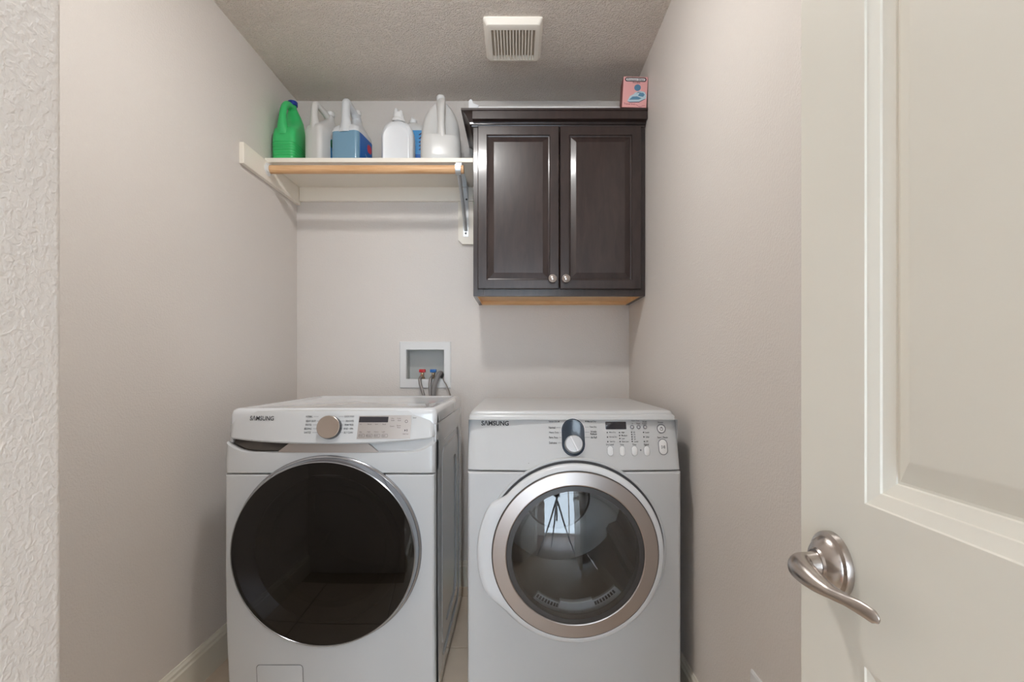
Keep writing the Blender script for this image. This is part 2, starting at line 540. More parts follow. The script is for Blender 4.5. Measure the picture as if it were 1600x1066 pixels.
# ------------------------------------------------------------------ open door on the right
DX, DT = 0.334, 0.035
DY0, DY1 = -0.135, 0.588      # hinge edge, latch edge
root = bpy.data.objects.new('door_1', None); COL.objects.link(root)
OFF['door_1'] = Vector((DX + DT / 2, DY0, 0)); root.location = OFF['door_1']
root['kind'] = 'structure'
root['label'] = 'open cream panelled door with a satin nickel lever, nearest the camera on the right'
def door_face(bm, X, sgn):
    """sgn -1: face looks towards -X"""
    panels = [(0.155 - .02, 0.841), (0.998, 1.90)]
    ys0, ys1 = DY0 + .107, DY1 - .107
    F = lambda y, z, d: (X - sgn * d * 1.0, y, z)
    # flat stiles and rails round two openings, as quads
    zc = [0.008, panels[0][0], panels[0][1], panels[1][0], panels[1][1], 2.03]
    yc = [DY0, ys0, ys1, DY1]
    for i in range(3):
        for j in range(5):
            if i == 1 and j in (1, 3): continue
            flat(bm, [(yc[i], zc[j]), (yc[i + 1], zc[j]), (yc[i + 1], zc[j + 1]), (yc[i], zc[j + 1])], lambda a, b: F(a, b, 0))
    prof = [(0, 0), (.0010, .0018), (.0125, .0060), (.0132, .0080), (.0240, .0122), (.0250, .0136), (.0275, .0136), (.0475, .0052), (.0505, .0046)]
    for (z0, z1) in panels:
        loops = []
        for t, d in prof:
            loops.append([F(a, b, d) for a, b in ((ys0 + t, z0 + t), (ys1 - t, z0 + t), (ys1 - t, z1 - t), (ys0 + t, z1 - t))])
        loft(bm, loops, False, True)
bm = bmn()
door_face(bm, DX, -1); door_face(bm, DX + DT, 1)
for (a, b, c, d) in ((DY0, 0.008, DY1, 0.008), (DY1, 0.008, DY1, 2.03), (DY1, 2.03, DY0, 2.03), (DY0, 2.03, DY0, 0.008)):
    bm.faces.new([bm.verts.new(p) for p in ((DX, a, b), (DX, c, d), (DX + DT, c, d), (DX + DT, a, b))])
bmesh.ops.remove_doubles(bm, verts=bm.verts[:], dist=1e-5)
leaf = obj('door_leaf', bm, M['door'], root, smooth=True, angle=12)
# lever handle
LY, LZ = 0.528, 0.9215
bm = bmn()
lathe(bm, (DX, LY, LZ), (-1, 0, 0), [(.0335, 0), (.0335, .004), (.0325, .0065), (.0285, .0080), (.0275, .0105), (.0225, .0150), (.0165, .0175), (.0150, .0195), (.0, .0195)], 48)
rose = obj('handle_rose', bm, M['nickel'], root, angle=28, label='round stepped satin nickel rose')
bm = bmn(); lathe(bm, (DX - .016, LY, LZ - .0005), (-1, 0, 0), [(.0140, 0), (.0132, .004), (.0122, .010), (.0119, .018), (0, .018)], 32)
obj('handle_neck', bm, M['nickel'], root)
bm = bmn()
sweep(bm, [(.316, LY, .9215), (.304, LY, .9215), (.2980, .5252, .9217), (.2922, .5135, .9217), (.2905, .4970, .9210), (.2905, .4805, .9200), (.2918, .4640, .9200), (.2940, .4470, .9208), (.2970, .4330, .9206), (.3000, .4210, .9188), (.3012, .4160, .9172)],
      [(.0117, .0117), (.0117, .0117), (.0118, .0120), (.0116, .0124), (.0104, .0116), (.0082, .0098), (.0060, .0074), (.0055, .0050), (.0064, .0036), (.0062, .0028), (.0025, .0012)], 20, 6, up=(0, 0, 1))
obj('lever', bm, M['nickel'], root, angle=60)
bm = bmn(); lathe(bm, (DX - .027, LY - .0125, LZ - .004), (0, -1, -.3), [(.0022, -.002), (.0022, .0004), (0, .0004)], 12)
obj('set_screw', bm, M['seam'], root)
for zc in (0.25, 1.02, 1.80):
    bm = bmn()
    lathe(bm, (DX - .004, DY0 - .006, zc - .045), (0, 0, 1), [(0, 0), (.006, 0), (.006, .09), (0, .09)], 14)
    obj('hinge', bm, M['nickel'], root)
# casing of the doorway behind the camera
bm = bmn()
box(bm, XP, XP + .016, -0.31, -0.17, 0.0, 2.06); box(bm, 0.384, 0.40, -0.31, -0.17, 0, 2.06); box(bm, XP + .016, 0.384, -0.31, -0.17, 2.044, 2.06)
structure('trim_1', bm, M['trim'], 'cream door lining of the doorway behind the camera')

# ================================================================== LAMPS
def lamp(name, label, x, y, rad, shade):
    t = thing(name, label, 'lamp', (x, y, ZC))
    bm = bmn(); lathe(bm, (x, y, ZC), (0, 0, -1), [(0, 0), (rad + .012, 0), (rad + .012, .018), (rad + .002, .022), (0, .022)], 40)
    obj('lamp_base', bm, M['nickel'], t)
    bm = bmn(); lathe(bm, (x, y, ZC - .022), (0, 0, -1), [(rad, 0), (rad * .98, .010), (rad * .88, .023), (rad * .62, .036), (rad * .3, .042), (0, .044)], 40)
    obj('lamp_shade', bm, shade, t)
lamp('ceiling_lamp', 'round flush ceiling lamp with white glass shade above the laundry', -0.25, 1.22, 0.080, M['lampshade'])
lamp('ceiling_lamp', 'unseen round ceiling fill lamp with white glass shade, added in the hall', 0.85, -1.70, 0.17, M['hallfill'])  # added lamp, out of view: fill light for the machine fronts

# ================================================================== WASHING MACHINE
WX0, WX1, WC, WH = -0.956, -0.270, -0.613, 0.343
WB = 2.390
washer = thing('washing_machine', 'white front-loading washing machine with large dark round door, left of the dryer', 'washing machine', (WC, 2.0, 0))

def wY(x, z):
    u = (x - WC) / WH
    return 1.640 + (z - .885) * .25 - .022 * (1 - u * u)
def wedge(x):                                  # corner rounding amount 0..1
    e = (abs(x - WC) - (WH - .022)) / .022
    e = max(0.0, min(1.0, e))
    return 1 - math.sqrt(max(0, 1 - e * e))
def wbot(x):
    u = abs(x - WC) / WH
    return .8775 + .016 * u ** 2.5
def wmap(x, z, d=0.0):
    return (x, wY(x, z) - d, z)
def wpx(px, py):
    x, z = 0, .93
    for _ in range(4):
        Y = wY(x, z) if _ else 1.63
        x, _y, z = at(px, py, Y)
    return x, z

# control panel: section strung along x
bm = bmn()
rows = []
xs = [WX0 + .022 * (1 - math.cos(k * PI / 16)) for k in range(9)]
xs = xs + [WX0 + .022 + (WX1 - WX0 - .044) * k / 30 for k in range(1, 30)] + [WX1 - (x - WX0) for x in reversed(xs)]
for x in xs:
    e = wedge(x)
    zb, zt = wbot(x) + .016 * e, .986 - .022 * e
    yo = .020 * e
    sec = [(1.70, zb + .004), (wY(x, zb) + .018 + yo, zb), (wY(x, zb) + .004 + yo, zb + .001), (wY(x, zb) + yo, zb + .006),
           (wY(x, (zb + zt) / 2) + yo, (zb + zt) / 2), (wY(x, zt) + yo, zt - .010), (wY(x, zt) + .003 + yo, zt - .003), (wY(x, zt) + .012 + yo, zt), (1.70, zt)]
    rows.append([(x, a, b) for a, b in sec])
loft(bm, rows, True, True)
wp = obj('control_panel', bm, M['white'], washer, angle=40)

# brand word and small marks
bm = bmn()
W = lambda d: (lambda a, b: wmap(a, b, d))
x0, z0 = wpx(390.5, 657); x1, z1 = wpx(428.5, 650)
put_text(bm, 'S\u039bMSUNG', x0, x1, z0, z1, W(.0008), .012)
obj('brand_lettering', bm, M['black'], wp, smooth=False, kind='stuff', label='black brand word at the left end')
bm = bmn()
def wtxt(b, s, px0, px1, py0, py1, bold=0.0, d=.0008):
    a0, c0 = wpx(px0, py1); a1, c1 = wpx(px1, py0)
    put_text(b, s, a0, a1, c0, c1, W(d), bold)
wtxt(bm, 'Smart', 393, 402, 684, 688)
for (px, s) in ((404.5, 0), (412, 1)):
    a0, c0 = wpx(px, 688.2); a1, c1 = wpx(px + 4.2, 683)
    lo = rr((a0 + a1) / 2, (c0 + c1) / 2, a1 - a0, c1 - c0, .002 if s else .004, 3); li = rr((a0 + a1) / 2, (c0 + c1) / 2, (a1 - a0) * .6, (c1 - c0) * .6, .001, 3)
    ringflat(bm, lo, li, W(.0008))
L = [('NORMAL', 478, 489, 651), ('HEAVY DUTY', 478, 494, 658), ('WHITES', 477, 487, 664), ('BEDDING', 475.5, 487, 670), ('SANITIZE', 475, 486, 676)]
for s, a, b, y in L:
    wtxt(bm, s, a, b, y - 1.5, y + 1.5, .01)
Rr = [('QUICK WASH', 538, 553.5, 651), ('DELICATES', 540, 553, 658), ('PERM PRESS', 538.5, 552.5, 664), ('RINSE + SPIN', 537, 552, 670), ('SELF CLEAN', 537, 551.5, 676)]
for s, a, b, y in Rr:
    wtxt(bm, s, a, b, y - 1.5, y + 1.5, .01)
wtxt(bm, 'Sensor', 645, 651, 651.5, 654)
obj('panel_lettering', bm, M['black'], wp, smooth=False, kind='stuff', label='small black programme names')
bm = bmn()
for (a, b, y) in ((490, 498, 651), (495, 498, 658), (489, 496, 664), (489, 496, 670), (488, 497, 676), (529, 537, 651), (531, 539, 658), (532, 537, 664), (532, 536, 670), (530, 536, 676)):
    a0, c0 = wpx(a, y + .25); a1, c1 = wpx(b, y - .25)
    flat(bm, [(a0, c0), (a1, c0), (a1, c1), (a0, c1)], W(.0007))
obj('pointer_lines', bm, M['grey_print'], wp, smooth=False, kind='stuff')
bm = bmn(); wtxt(bm, 'Steam Cycle', 476, 490, 685.5, 688.5)
a0, c0 = wpx(472, 689); a1, c1 = wpx(475, 685)
flat(bm, rr((a0 + a1) / 2, (c0 + c1) / 2, a1 - a0, c1 - c0, .002, 3), W(.0008))
obj('blue_lettering', bm, M['blue_print'], wp, smooth=False, kind='stuff', label='pale blue words under the dial')

# dial
dx_, dz_ = wpx(516, 668.5)
nrm = Vector((0, -1, .25)).normalized()
c = Vector(wmap(dx_, dz_, 0))
bm = bmn(); lathe(bm, c, nrm, [(.0385, -.004), (.0385, .004), (.0375, .016), (.0368, .018)], 64)
dl = obj('dial', bm, M['display'], washer, label='round programme dial with champagne metal face')
bm = bmn(); lathe(bm, c, nrm, [(.0368, .018), (.0366, .0205), (.0355, .0212), (.018, .0204), (0, .020)], 64)
obj('dial_face', bm, M['dial'], dl, angle=20)

# touch panel with display
def wquad(bm, pts, d0, d1):
    P = [wpx(*p) for p in pts]
    n = 14
    top = [(P[0][0] + (P[1][0] - P[0][0]) * k / n, P[0][1] + (P[1][1] - P[0][1]) * k / n) for k in range(n + 1)]
    bot = [(P[3][0] + (P[2][0] - P[3][0]) * k / n, P[3][1] + (P[2][1] - P[3][1]) * k / n) for k in range(n + 1)]
    loop = bot + list(reversed(top))
    loft(bm, [[wmap(a, b, d0) for a, b in loop], [wmap(a, b, d1) for a, b in loop]])
    vt = [bm.verts.new(wmap(a, b, d1)) for a, b in top]; vb = [bm.verts.new(wmap(a, b, d1)) for a, b in bot]
    for k in range(n): bm.faces.new((vb[k], vb[k + 1], vt[k + 1], vt[k]))
bm = bmn(); wquad(bm, [(561.5, 650), (643, 649), (641, 685.5), (557.5, 686)], -.002, .0022)
tp = obj('touch_panel', bm, M['taupe'], washer, label='taupe metallic touch panel')
bm = bmn(); wquad(bm, [(562.5, 651.2), (607.5, 651.2), (606.5, 660), (561, 660)], .001, .0028)
obj('display', bm, M['display'], tp, label='dark display window')
bm = bmn()
def ttxt(s, a, b, y0, y1): wtxt(bm, s, a, b, y0, y1, .0, .0030)
for s, a, b in (('Temp', 562, 565.5), ('Rinse', 575, 581), ('Spin', 586.5, 591), ('Soil', 598, 603)): ttxt(s, a, b, 662, 664)
for s, a, b in (('Hot', 562, 566), ('High', 574, 579), ('Heavy', 585, 592), ('Light', 597, 602)): ttxt(s, a, b, 674, 676)
for s, a, b in (('Temp', 561, 567), ('Rinse', 573, 580), ('Spin', 585.5, 591), ('Soil', 598, 602)): ttxt(s, a, b, 679.5, 682)
for s, a, b, y in (('Pre', 612, 616, 654), ('Soak', 611.5, 617, 657), ('Delay', 621, 627, 654), ('End', 622, 626.5, 657), ('Steam', 609.5, 616.5, 666), ('Extra', 620.5, 626.5, 665), ('Rinse', 621, 626, 668)): ttxt(s, a, b, y - 1, y + 1)
ttxt('Hold 3 sec', 629.5, 638.5, 677, 679)
for px in (562, 574, 586, 598):
    a0, c0 = wpx(px - 1.3, 683.3); a1, c1 = wpx(px + 8.3, 678.2)
    ringflat(bm, rr((a0 + a1) / 2, (c0 + c1) / 2, a1 - a0, c1 - c0, .003, 3), rr((a0 + a1) / 2, (c0 + c1) / 2, a1 - a0 - .0012, c1 - c0 - .0012, .0025, 3), W(.0029))
a0, c0 = wpx(635.3, 658.5)
ringflat(bm, circ(a0, c0, .0048, 20), circ(a0, c0, .0036, 20), W(.0030))
a0, c0 = wpx(634.5, 672.5)
flat(bm, [(a0 - .0045, c0 - .0035), (a0, c0), (a0 - .0045, c0 + .0035)], W(.0030))
for q in (.0015, .0038): flat(bm, [(a0 + q, c0 - .0035), (a0 + q + .0012, c0 - .0035), (a0 + q + .0012, c0 + .0035), (a0 + q, c0 + .0035)], W(.0030))
obj('touch_lettering', bm, M['black'], tp, smooth=False, kind='stuff')

# handle recess under the panel and metal band
def ztop(x):
    u = abs(x - WC) / WH
    return .8505 + .034 * max(0, (u - .72) / .28) ** 2.2
def wfY(x, z):
    e = (abs(x - WC) - (WH - .014)) / .014
    e = max(0.0, min(1.0, e))
    y = 1.627 + .014 * (1 - math.sqrt(max(0, 1 - e * e)))
    if z < .5: y += .026 * ((.5 - z) / .5) ** 2
    return y
bm = bmn()
xs2 = [WX0 + .014 * (1 - math.cos(k * PI / 12)) for k in range(7)]
xs2 = xs2 + [WX0 + .014 + (WX1 - WX0 - .028) * k / 40 for k in range(1, 40)] + [WX1 - (x - WX0) for x in reversed(xs2)]
loft(bm, [[(x, 1.70, .7825), (x, wfY(x, .78) + .002, .7825), (x, wfY(x, .78), .7845), (x, wfY(x, .8) , .82), (x, wfY(x, .8) + .003, ztop(x) - .003), (x, wfY(x, .8) + .008, ztop(x)), (x, 1.668, ztop(x) - .002), (x, 1.70, ztop(x))] for x in xs2], True, True)
obj('upper_front', bm, M['white'], washer, angle=40)
def scoop(x_lo, x_hi, name, m, label, dp=0.0):
    bm = bmn()
    n = 20
    loft(bm, [[(x, 1.632, ztop(x) - .004), (x, 1.668 - dp * .9, ztop(x) + dp * .12), (x, 1.676 - dp, ztop(x) + (wbot(x) - ztop(x)) * .75), (x, 1.672 - dp * .8, wbot(x) + .004)] for x in [x_lo + (x_hi - x_lo) * k / n for k in range(n + 1)]], closed=False)
    return obj(name, bm, m, washer, label=label)
scoop(WX0 + .006, -.70, 'drawer_pull', M['taupe_dark'], 'dark finger pull of the detergent drawer')
scoop(-.52, WX1 - .006, 'panel_recess', M['white'], None, .028)
bm = bmn()
q = [(-.790, .8475), (-.452, .8475), (-.494, .880), (-.748, .880)]
n = 10
bot = [(q[0][0] + (q[1][0] - q[0][0]) * k / n, q[0][1]) for k in range(n + 1)]
top = [(q[3][0] + (q[2][0] - q[3][0]) * k / n, q[3][1]) for k in range(n + 1)]
f = lambda a, b, y: (a, y - .010 * (1 - ((a - WC) / WH) ** 2), b)
rw = [[f(a, b, y) for a, b in L_] for (L_, y) in ((bot, 1.69), (bot, 1.641), (top, 1.645), (top, 1.69))]
loft(bm, [list(c_) for c_ in zip(*rw)], True, True)
obj('metal_band', bm, M['taupe'], washer, label='taupe metallic band across the front')

# lower front panel with the round hole
DCX, DCZ = -0.620, 0.534
N = 96
ro = rect_polar(DCX, DCZ, WX0, WX1, .02, .779, N)
ri = [(WC + (a - WC) * .975, .40 + (b - .40) * .985) for a, b in ro]
hole = circ(DCX, DCZ, .285, N)
mid = [(a * .5 + c * .5, b * .5 + d * .5) for (a, b), (c, d) in zip(ri, hole)]
def bow(loop, y):
    return [(a, y + (.026 * ((.5 - b) / .5) ** 2 if b < .5 else 0), b) for a, b in loop]
bm = bmn()
loft(bm, [bow(ro, 1.68), bow(ro, 1.640), bow([(WC + (a - WC) * .990, .40 + (b - .40) * .996) for a, b in ro], 1.630), bow(ri, 1.627), bow(mid, 1.627), bow(hole, 1.627), xz(hole, 1.70)])
obj('front_panel', bm, M['white'], washer, angle=30)
# cover of the drain filter
a0, _, c1 = at(401, 1038, 1.642); a1, _, _ = at(474, 1038, 1.642)
lo = rr((a0 + a1) / 2, (c1 + .05) / 2, a1 - a0, c1 - .05, .012, 5)
bm = bmn(); ringflat(bm, lo, rr((a0 + a1) / 2, (c1 + .05) / 2, a1 - a0 - .006, c1 - .05 - .006, .010, 5), lambda a, b: (a, 1.6262 + (.026 * ((.5 - b) / .5) ** 2), b))
fc = bmn()
li = rr((a0 + a1) / 2, (c1 + .05) / 2, a1 - a0 - .003, c1 - .05 - .003, .011, 5)
loft(fc, [[(a, y + (.026 * ((.5 - b) / .5) ** 2), b) for a, b in li] for y in (1.632, 1.6258)] + [[(a, 1.6246 + (.026 * ((.5 - b) / .5) ** 2), b) for a, b in rr((a0 + a1) / 2, (c1 + .05) / 2, a1 - a0 - .007, c1 - .05 - .007, .010, 5)]], False, True)
cov = obj('filter_cover', fc, M['white'], washer)
obj('cover_gap', bm, M['seam'], cov, smooth=False)
# carcass: left side, back and inner box; right side stamped
bm = bmn()
box(bm, WX0 + .001, WX0 + .010, 1.66, WB - .005, .02, .935)
box(bm, WX0 + .010, WX1 - .012, WB - .012, WB - .004, .02, .935)
box(bm, WX0 + .010, WX1 - .012, 1.69, WB - .012, .02, .03)
box(bm, WX0 + .010, WX1 - .012, 1.70, 1.72, .80, .935)
obj('carcass', bm, M['white'], washer, smooth=False)
def chrect(y0, y1, z0, z1, c, dd):
    y0 += dd; y1 -= dd; z0 += dd; z1 -= dd
    return rr((y0 + y1) / 2, (z0 + z1) / 2, y1 - y0, z1 - z0, c, 4)
X1 = WX1
side = [((1.655, WB, .02, .938), .004, 0, X1 - .006), ((1.655, WB, .02, .938), .004, 0, X1 - .001), ((1.655, WB, .02, .938), .004, .003, X1),
        ((1.770, 2.30, .075, .865), .07, 0, X1), ((1.770, 2.30, .075, .865), .065, .008, X1 - .006),
        ((1.770, 2.30, .075, .865), .06, .030, X1 - .006), ((1.770, 2.30, .075, .865), .055, .036, X1 - .002),
        ((1.885, 2.22, .150, .752), .055, 0, X1 - .002), ((1.885, 2.22, .150, .752), .05, .008, X1 - .008)]
bm = bmn()
loft(bm, [[(X, a, b) for a, b in chrect(*q, c_, dd)] for q, c_, dd, X in side], False, True)
obj('side_panel', bm, M['white_side'], washer, angle=25, label='glossy right side with stamped ribs')
# lid with raised rim
bm = bmn()
def lidloop(d, z, rad=.03):
    return xy(rr(WC, (1.655 + WB) / 2, WX1 - WX0 - 2 * d, WB - 1.655 - 2 * d, rad, 6), z)
loft(bm, [lidloop(.003, .9385, .012), lidloop(0, .9405, .014), lidloop(0, .972, .018), lidloop(.003, .983, .020), lidloop(.010, .990, .022), lidloop(.022, .992, .022), lidloop(.034, .990, .02), lidloop(.040, .985, .016)], True, True)
obj('lid', bm, M['white_side'], washer, angle=50)
# feet
for x in (WX0 + .06, WX1 - .06):
    for y in (1.74, WB - .07):
        bm = bmn(); lathe(bm, (x, y, 0), (0, 0, 1), [(0, 0), (.022, 0), (.022, .010), (.014, .013), (.014, .022), (0, .022)], 16)
        obj('foot', bm, M['rubber'], washer)
# door
bm = bmn()
lathe_y(bm, DCX, DCZ, [(.3075, 1.636), (.3075, 1.622), (.305, 1.6185), (.301, 1.6165), (.2985, 1.602), (.296, 1.590), (.2945, 1.586), (.2915, 1.5845), (.2905, 1.586), (.2905, 1.60), (.24, 1.63)], 128)
dr = obj('door', bm, M['chrome'], washer, label='large round door with grey rim and smoked glass', angle=28)
bm = bmn()
prof = [(.2905 * math.sin(k / 14 * PI / 2) if k < 14 else .2905, 0) for k in range(15)]
def dome(rad, n, y_edge, sag):
    return [(rad * (1 - k / n), y_edge - sag * (1 - (1 - k / n) ** 2)) for k in range(n + 1)]
lathe_y(bm, DCX, DCZ, dome(.2908, 16, 1.5855, .011), 128)
obj('door_glass', bm, M['smoke_glass'], dr, angle=60)
bm = bmn()
lathe_y(bm, DCX, DCZ, [(.236, 1.628), (.205, 1.625), (.198, 1.612), (.192, 1.614), (.188, 1.64), (.170, 1.69), (.12, 1.72), (0, 1.73)], 96)
obj('glass_bowl', bm, M['bowl_glass'], dr)
bm = bmn()
lathe_y(bm, DCX, DCZ, [(.286, 1.632), (.240, 1.635), (.205, 1.66), (.200, 1.69)], 96)
obj('gasket', bm, M['rubber'], washer)
bm = bmn()
lathe_y(bm, DCX, DCZ, [(.200, 1.69), (.21, 1.70), (.255, 1.71), (.255, 2.15), (.10, 2.17), (0, 2.165)], 96)
drum = obj('drum', bm, M['drum_dark'], washer)
for k in range(3):
    a = R(90 + 120 * k)
    bm = bmn()
    cc, ss = math.cos(a), math.sin(a)
    pr = [(-.035, .252), (0, .205), (.035, .252)]
    loft(bm, [[(DCX + b * cc - q * ss, y, DCZ + b * ss + q * cc) for q, b in pr] for y in (1.74, 2.13)], True, True)
    obj('drum_paddle', bm, M['drum_dark'], drum)

# ================================================================== DRYER
RX0, RX1, RC, RH = -0.162, 0.525, 0.1815, 0.3435
RB = 2.350
RZ = 0.540                                       # door centre height
RDX = 0.1805
dryer = thing('dryer', 'white front-loading dryer with clear round door and silver ring, right of the washer', 'dryer', (RC, 2.0, 0))
def rY(x, z):
    u = (x - RC) / RH
    return 1.612 + (z - .794) * .30 - .014 * (1 - u * u)
def rmap(x, z, d=0.0): return (x, rY(x, z) - d, z)
def rpx(px, py):
    x, z = 0, .9
    for k in range(4):
        Y = rY(x, z) if k else 1.63
        x, _y, z = at(px, py, Y)
    return x, z
bm = bmn()
cr_ = .030
xs = [RX0 + cr_ * (1 - math.cos(k * PI / 18)) for k in range(10)]
xs = xs + [RX0 + cr_ + (RX1 - RX0 - 2 * cr_) * k / 30 for k in range(1, 30)] + [RX1 - (x - RX0) for x in reversed(xs)]
rows = []
for x in xs:
    e = max(0.0, min(1.0, (abs(x - RC) - (RH - cr_)) / cr_))
    e = 1 - math.sqrt(max(0, 1 - e * e))
    zb, zt = .7955, .971 - .005 * e
    yo = .008 * e
    sec = [(1.72, zb), (rY(x, zb) + .003 + yo, zb), (rY(x, zb) + yo, zb + .003), (rY(x, .88) + yo, .88), (rY(x, zt - .007) + yo, zt - .007), (rY(x, zt) + .002 + yo, zt - .002), (rY(x, zt) + .008 + yo, zt), (1.72, zt + .002)]
    rows.append([(x, a, b) for a, b in sec])
loft(bm, rows, True, True)
dp = obj('control_panel', bm, M['white'], dryer, angle=40)
D = lambda d: (lambda a, b: rmap(a, b, d))
def rtxt(b, s, px0, px1, py0, py1, bold=0.0, d=.0008):
    a0, c0 = rpx(px0, py1); a1, c1 = rpx(px1, py0)
    put_text(b, s, a0, a1, c0, c1, D(d), bold)
bm = bmn(); rtxt(bm, 'S\u039bMSUNG', 752, 795, 657.5, 665, .03)
obj('brand_lettering', bm, M['black'], dp, smooth=False, kind='stuff', label='bold black brand word at the left end')
bm = bmn()
for s, a, b, y in (('Sensor Dry', 857.5, 871, 659), ('Normal', 857.5, 867.5, 668), ('Heavy Duty', 858, 873, 676), ('Perm. Press', 858, 871.5, 683.5), ('Delicates', 858, 870, 692)):
    rtxt(bm, s, a, b, y - 1.6, y + 1.8, .012)
for s, a, b, y in (('Manual Dry', 917.5, 931.5, 659), ('Time Dry', 921, 932, 667.5), ('Wrinkle', 922.5, 932, 674.5), ('Release', 922.5, 932.5, 678), ('Air Fluff', 923, 932.5, 683.5)):
    rtxt(bm, s, a, b, y - 1.6, y + 1.8, .012)
for s, a, b, y0, y1 in (('Adjust Time', 986, 998.5, 656.5, 659), ('Up', 987, 989, 661, 663.2), ('Down', 994.5, 1000, 661, 663), ('Wrinkle', 1003.5, 1010.5, 658, 660.5), ('Prevent', 1003.5, 1010.5, 661, 663.2), ('Power', 1028, 1036, 659, 661.6), ('Start / Pause', 1027, 1043, 682, 685),
                        ('More Dry', 952, 962, 674.5, 677.2), ('Normal Dry', 952, 964, 681.7, 684.5), ('Less Dry', 953, 961, 689, 691.5), ('High', 971, 975.5, 674.5, 677.5), ('Medium', 971, 980, 679.3, 681.8), ('Low', 971.5, 976, 684, 686.5), ('Extra Low', 972, 982, 688.8, 691.3),
                        ('60', 989.5, 992, 674.3, 676.6), ('50', 990, 992.5, 678, 680.2), ('40', 990.3, 992.8, 681.8, 684), ('30', 990.7, 993.2, 685.3, 687.5), ('Louder', 991, 997.5, 688.8, 691.3), ('Louder', 1008, 1014.5, 674.5, 677), ('Softer', 1009, 1014.5, 681.5, 684.3), ('Off', 1009.5, 1012.5, 688.5, 691),
                        ('Dry Level', 947, 958.5, 693.5, 696.8), ('Temp.', 968.5, 975, 693.5, 696.8), ('Time', 988, 994, 693.5, 696.3), ('Signal', 1006, 1013.5, 693.3, 697)):
    rtxt(bm, s, a, b, y0, y1, .008)
obj('panel_lettering', bm, M['black'], dp, smooth=False, kind='stuff', label='small black programme names')
bm = bmn()
for (a, b, y) in ((869, 876, 668), (874, 877, 676), (873.5, 877, 683.5), (872, 879, 692), (914, 920, 667.5), (914, 921, 675.5), (914, 921.5, 683.5)):
    a0, c0 = rpx(a, y + .25); a1, c1 = rpx(b, y - .25)
    flat(bm, [(a0, c0), (a1, c0), (a1, c1), (a0, c1)], D(.0007))
obj('pointer_lines', bm, M['grey_print'], dp, smooth=False, kind='stuff')
# indicator lights
bm = bmn()
for (px, py) in ((948.7, 676), (949.1, 683.2), (949.6, 690.4), (967.7, 676), (968, 680.7), (968.4, 685.4), (968.8, 690.2), (986.7, 675.5), (987, 679.1), (987.3, 682.8), (987.5, 686.4), (987.8, 690), (1005.3, 675.7), (1006, 682.9), (1006.6, 690), (873, 659), (915.3, 658.5)):
    a, b = rpx(px, py); flat(bm, circ(a, b, .0021, 12), D(.0010))
obj('indicator_lights', bm, M['black'], dp, smooth=False, kind='stuff')
# knob bezel: dark blue stadium
(a0, c1), (a1, c0) = rpx(877.5, 654.8), rpx(914, 712.5)
cxk, czk = (a0 + a1) / 2, (c0 + c1) / 2
def stad(w, h, n=8): return rr(cxk, czk, w, h, w / 2, n)
bm = bmn()
w_, h_ = a1 - a0, c1 - c0
loft(bm, [[rmap(a, b, d) for a, b in stad(w_ - 2 * t, h_ - 2 * t)] for t, d in ((-.0015, -.002), (-.0015, .002), (.001, .003), (.004, .0022), (.007, .001))], False, True)
kb = obj('knob_bezel', bm, M['navy'], dryer, label='dark blue oblong bezel round the knob')
bm = bmn()
ringflat(bm, stad(w_ + .005, h_ + .005), stad(w_ + .002, h_ + .002), D(.0009))
obj('bezel_edge', bm, M['white_print'], kb, smooth=False)
kx, kz = rpx(896.3, 694.5)
nd = Vector((0, -1, .30)).normalized()
c = Vector(rmap(kx, kz, .001))
bm = bmn(); lathe(bm, c, nd, [(.0300, 0), (.0300, .002), (.0285, .004), (.0280, .014), (.0265, .017), (.0, .0175)], 48)
kn = obj('knob', bm, M['knob_silver'], dryer, label='silver programme knob with a pointer line', angle=30)
u = Vector((1, 0, 0)); v = nd.cross(u)
if v.z < 0: v = -v
d_ = (u * -.42 + v * .9).normalized(); e_ = nd.cross(d_)
bm = bmn()
P0 = c + nd * .0176
pts = [P0 + d_ * s + e_ * t for s, t in ((-.026, -.0022), (-.026, .0022), (.026, .0022), (.026, -.0022))]
loft(bm, [pts, [p + nd * .003 for p in pts]], True, True)
obj('pointer', bm, M['white_print'], kn, smooth=False)
# display and buttons
def rplate(name, loop, d0, d1, m, inset=.001, parent=dryer, label=None):
    cx = sum(a for a, b in loop) / len(loop); cz = sum(b for a, b in loop) / len(loop)
    w = max(a for a, b in loop) - min(a for a, b in loop); h = max(b for a, b in loop) - min(b for a, b in loop)
    li = [(cx + (a - cx) * (1 - 2 * inset / w), cz + (b - cz) * (1 - 2 * inset / h)) for a, b in loop]
    bm = bmn()
    loft(bm, [[rmap(a, b, d0) for a, b in loop], [rmap(a, b, d1 - inset * .5) for a, b in loop], [rmap(a, b, d1) for a, b in li]], False, True)
    return obj(name, bm, m, parent, label=label)
(a0, c1), (a1, c0) = rpx(945.6, 659.3), rpx(978.7, 670.8)
rplate('display', rr((a0 + a1) / 2, (c0 + c1) / 2, a1 - a0, c1 - c0, .002, 3), -.001, .0012, M['display'], .0005, label='dark display window')
for px in (987.5, 997.6, 1007.8):
    a, b = rpx(px, 667.4); q = rplate('round_button', circ(a, b, .0066, 24), -.001, .0022, M['grey_print'])
    bm = bmn(); flat(bm, circ(a, b, .0036, 16), D(.0024)); obj('button_cap', bm, M['knob_silver'], q, smooth=False)
for px in (953.5, 972.3, 991.4, 1010.7):
    a, b = rpx(px, 704.8)
    q = rplate('oval_button', rr(a, b, .0185, .030, .0092, 6), -.001, .0026, M['plastic'], .0015)
    bm = bmn(); ringflat(bm, rr(a, b, .0200, .0315, .0099, 6), rr(a, b, .0186, .0301, .0092, 6), D(.0009)); obj('button_gap', bm, M['grey_print'], q, smooth=False)
a, b = rpx(1033, 670)
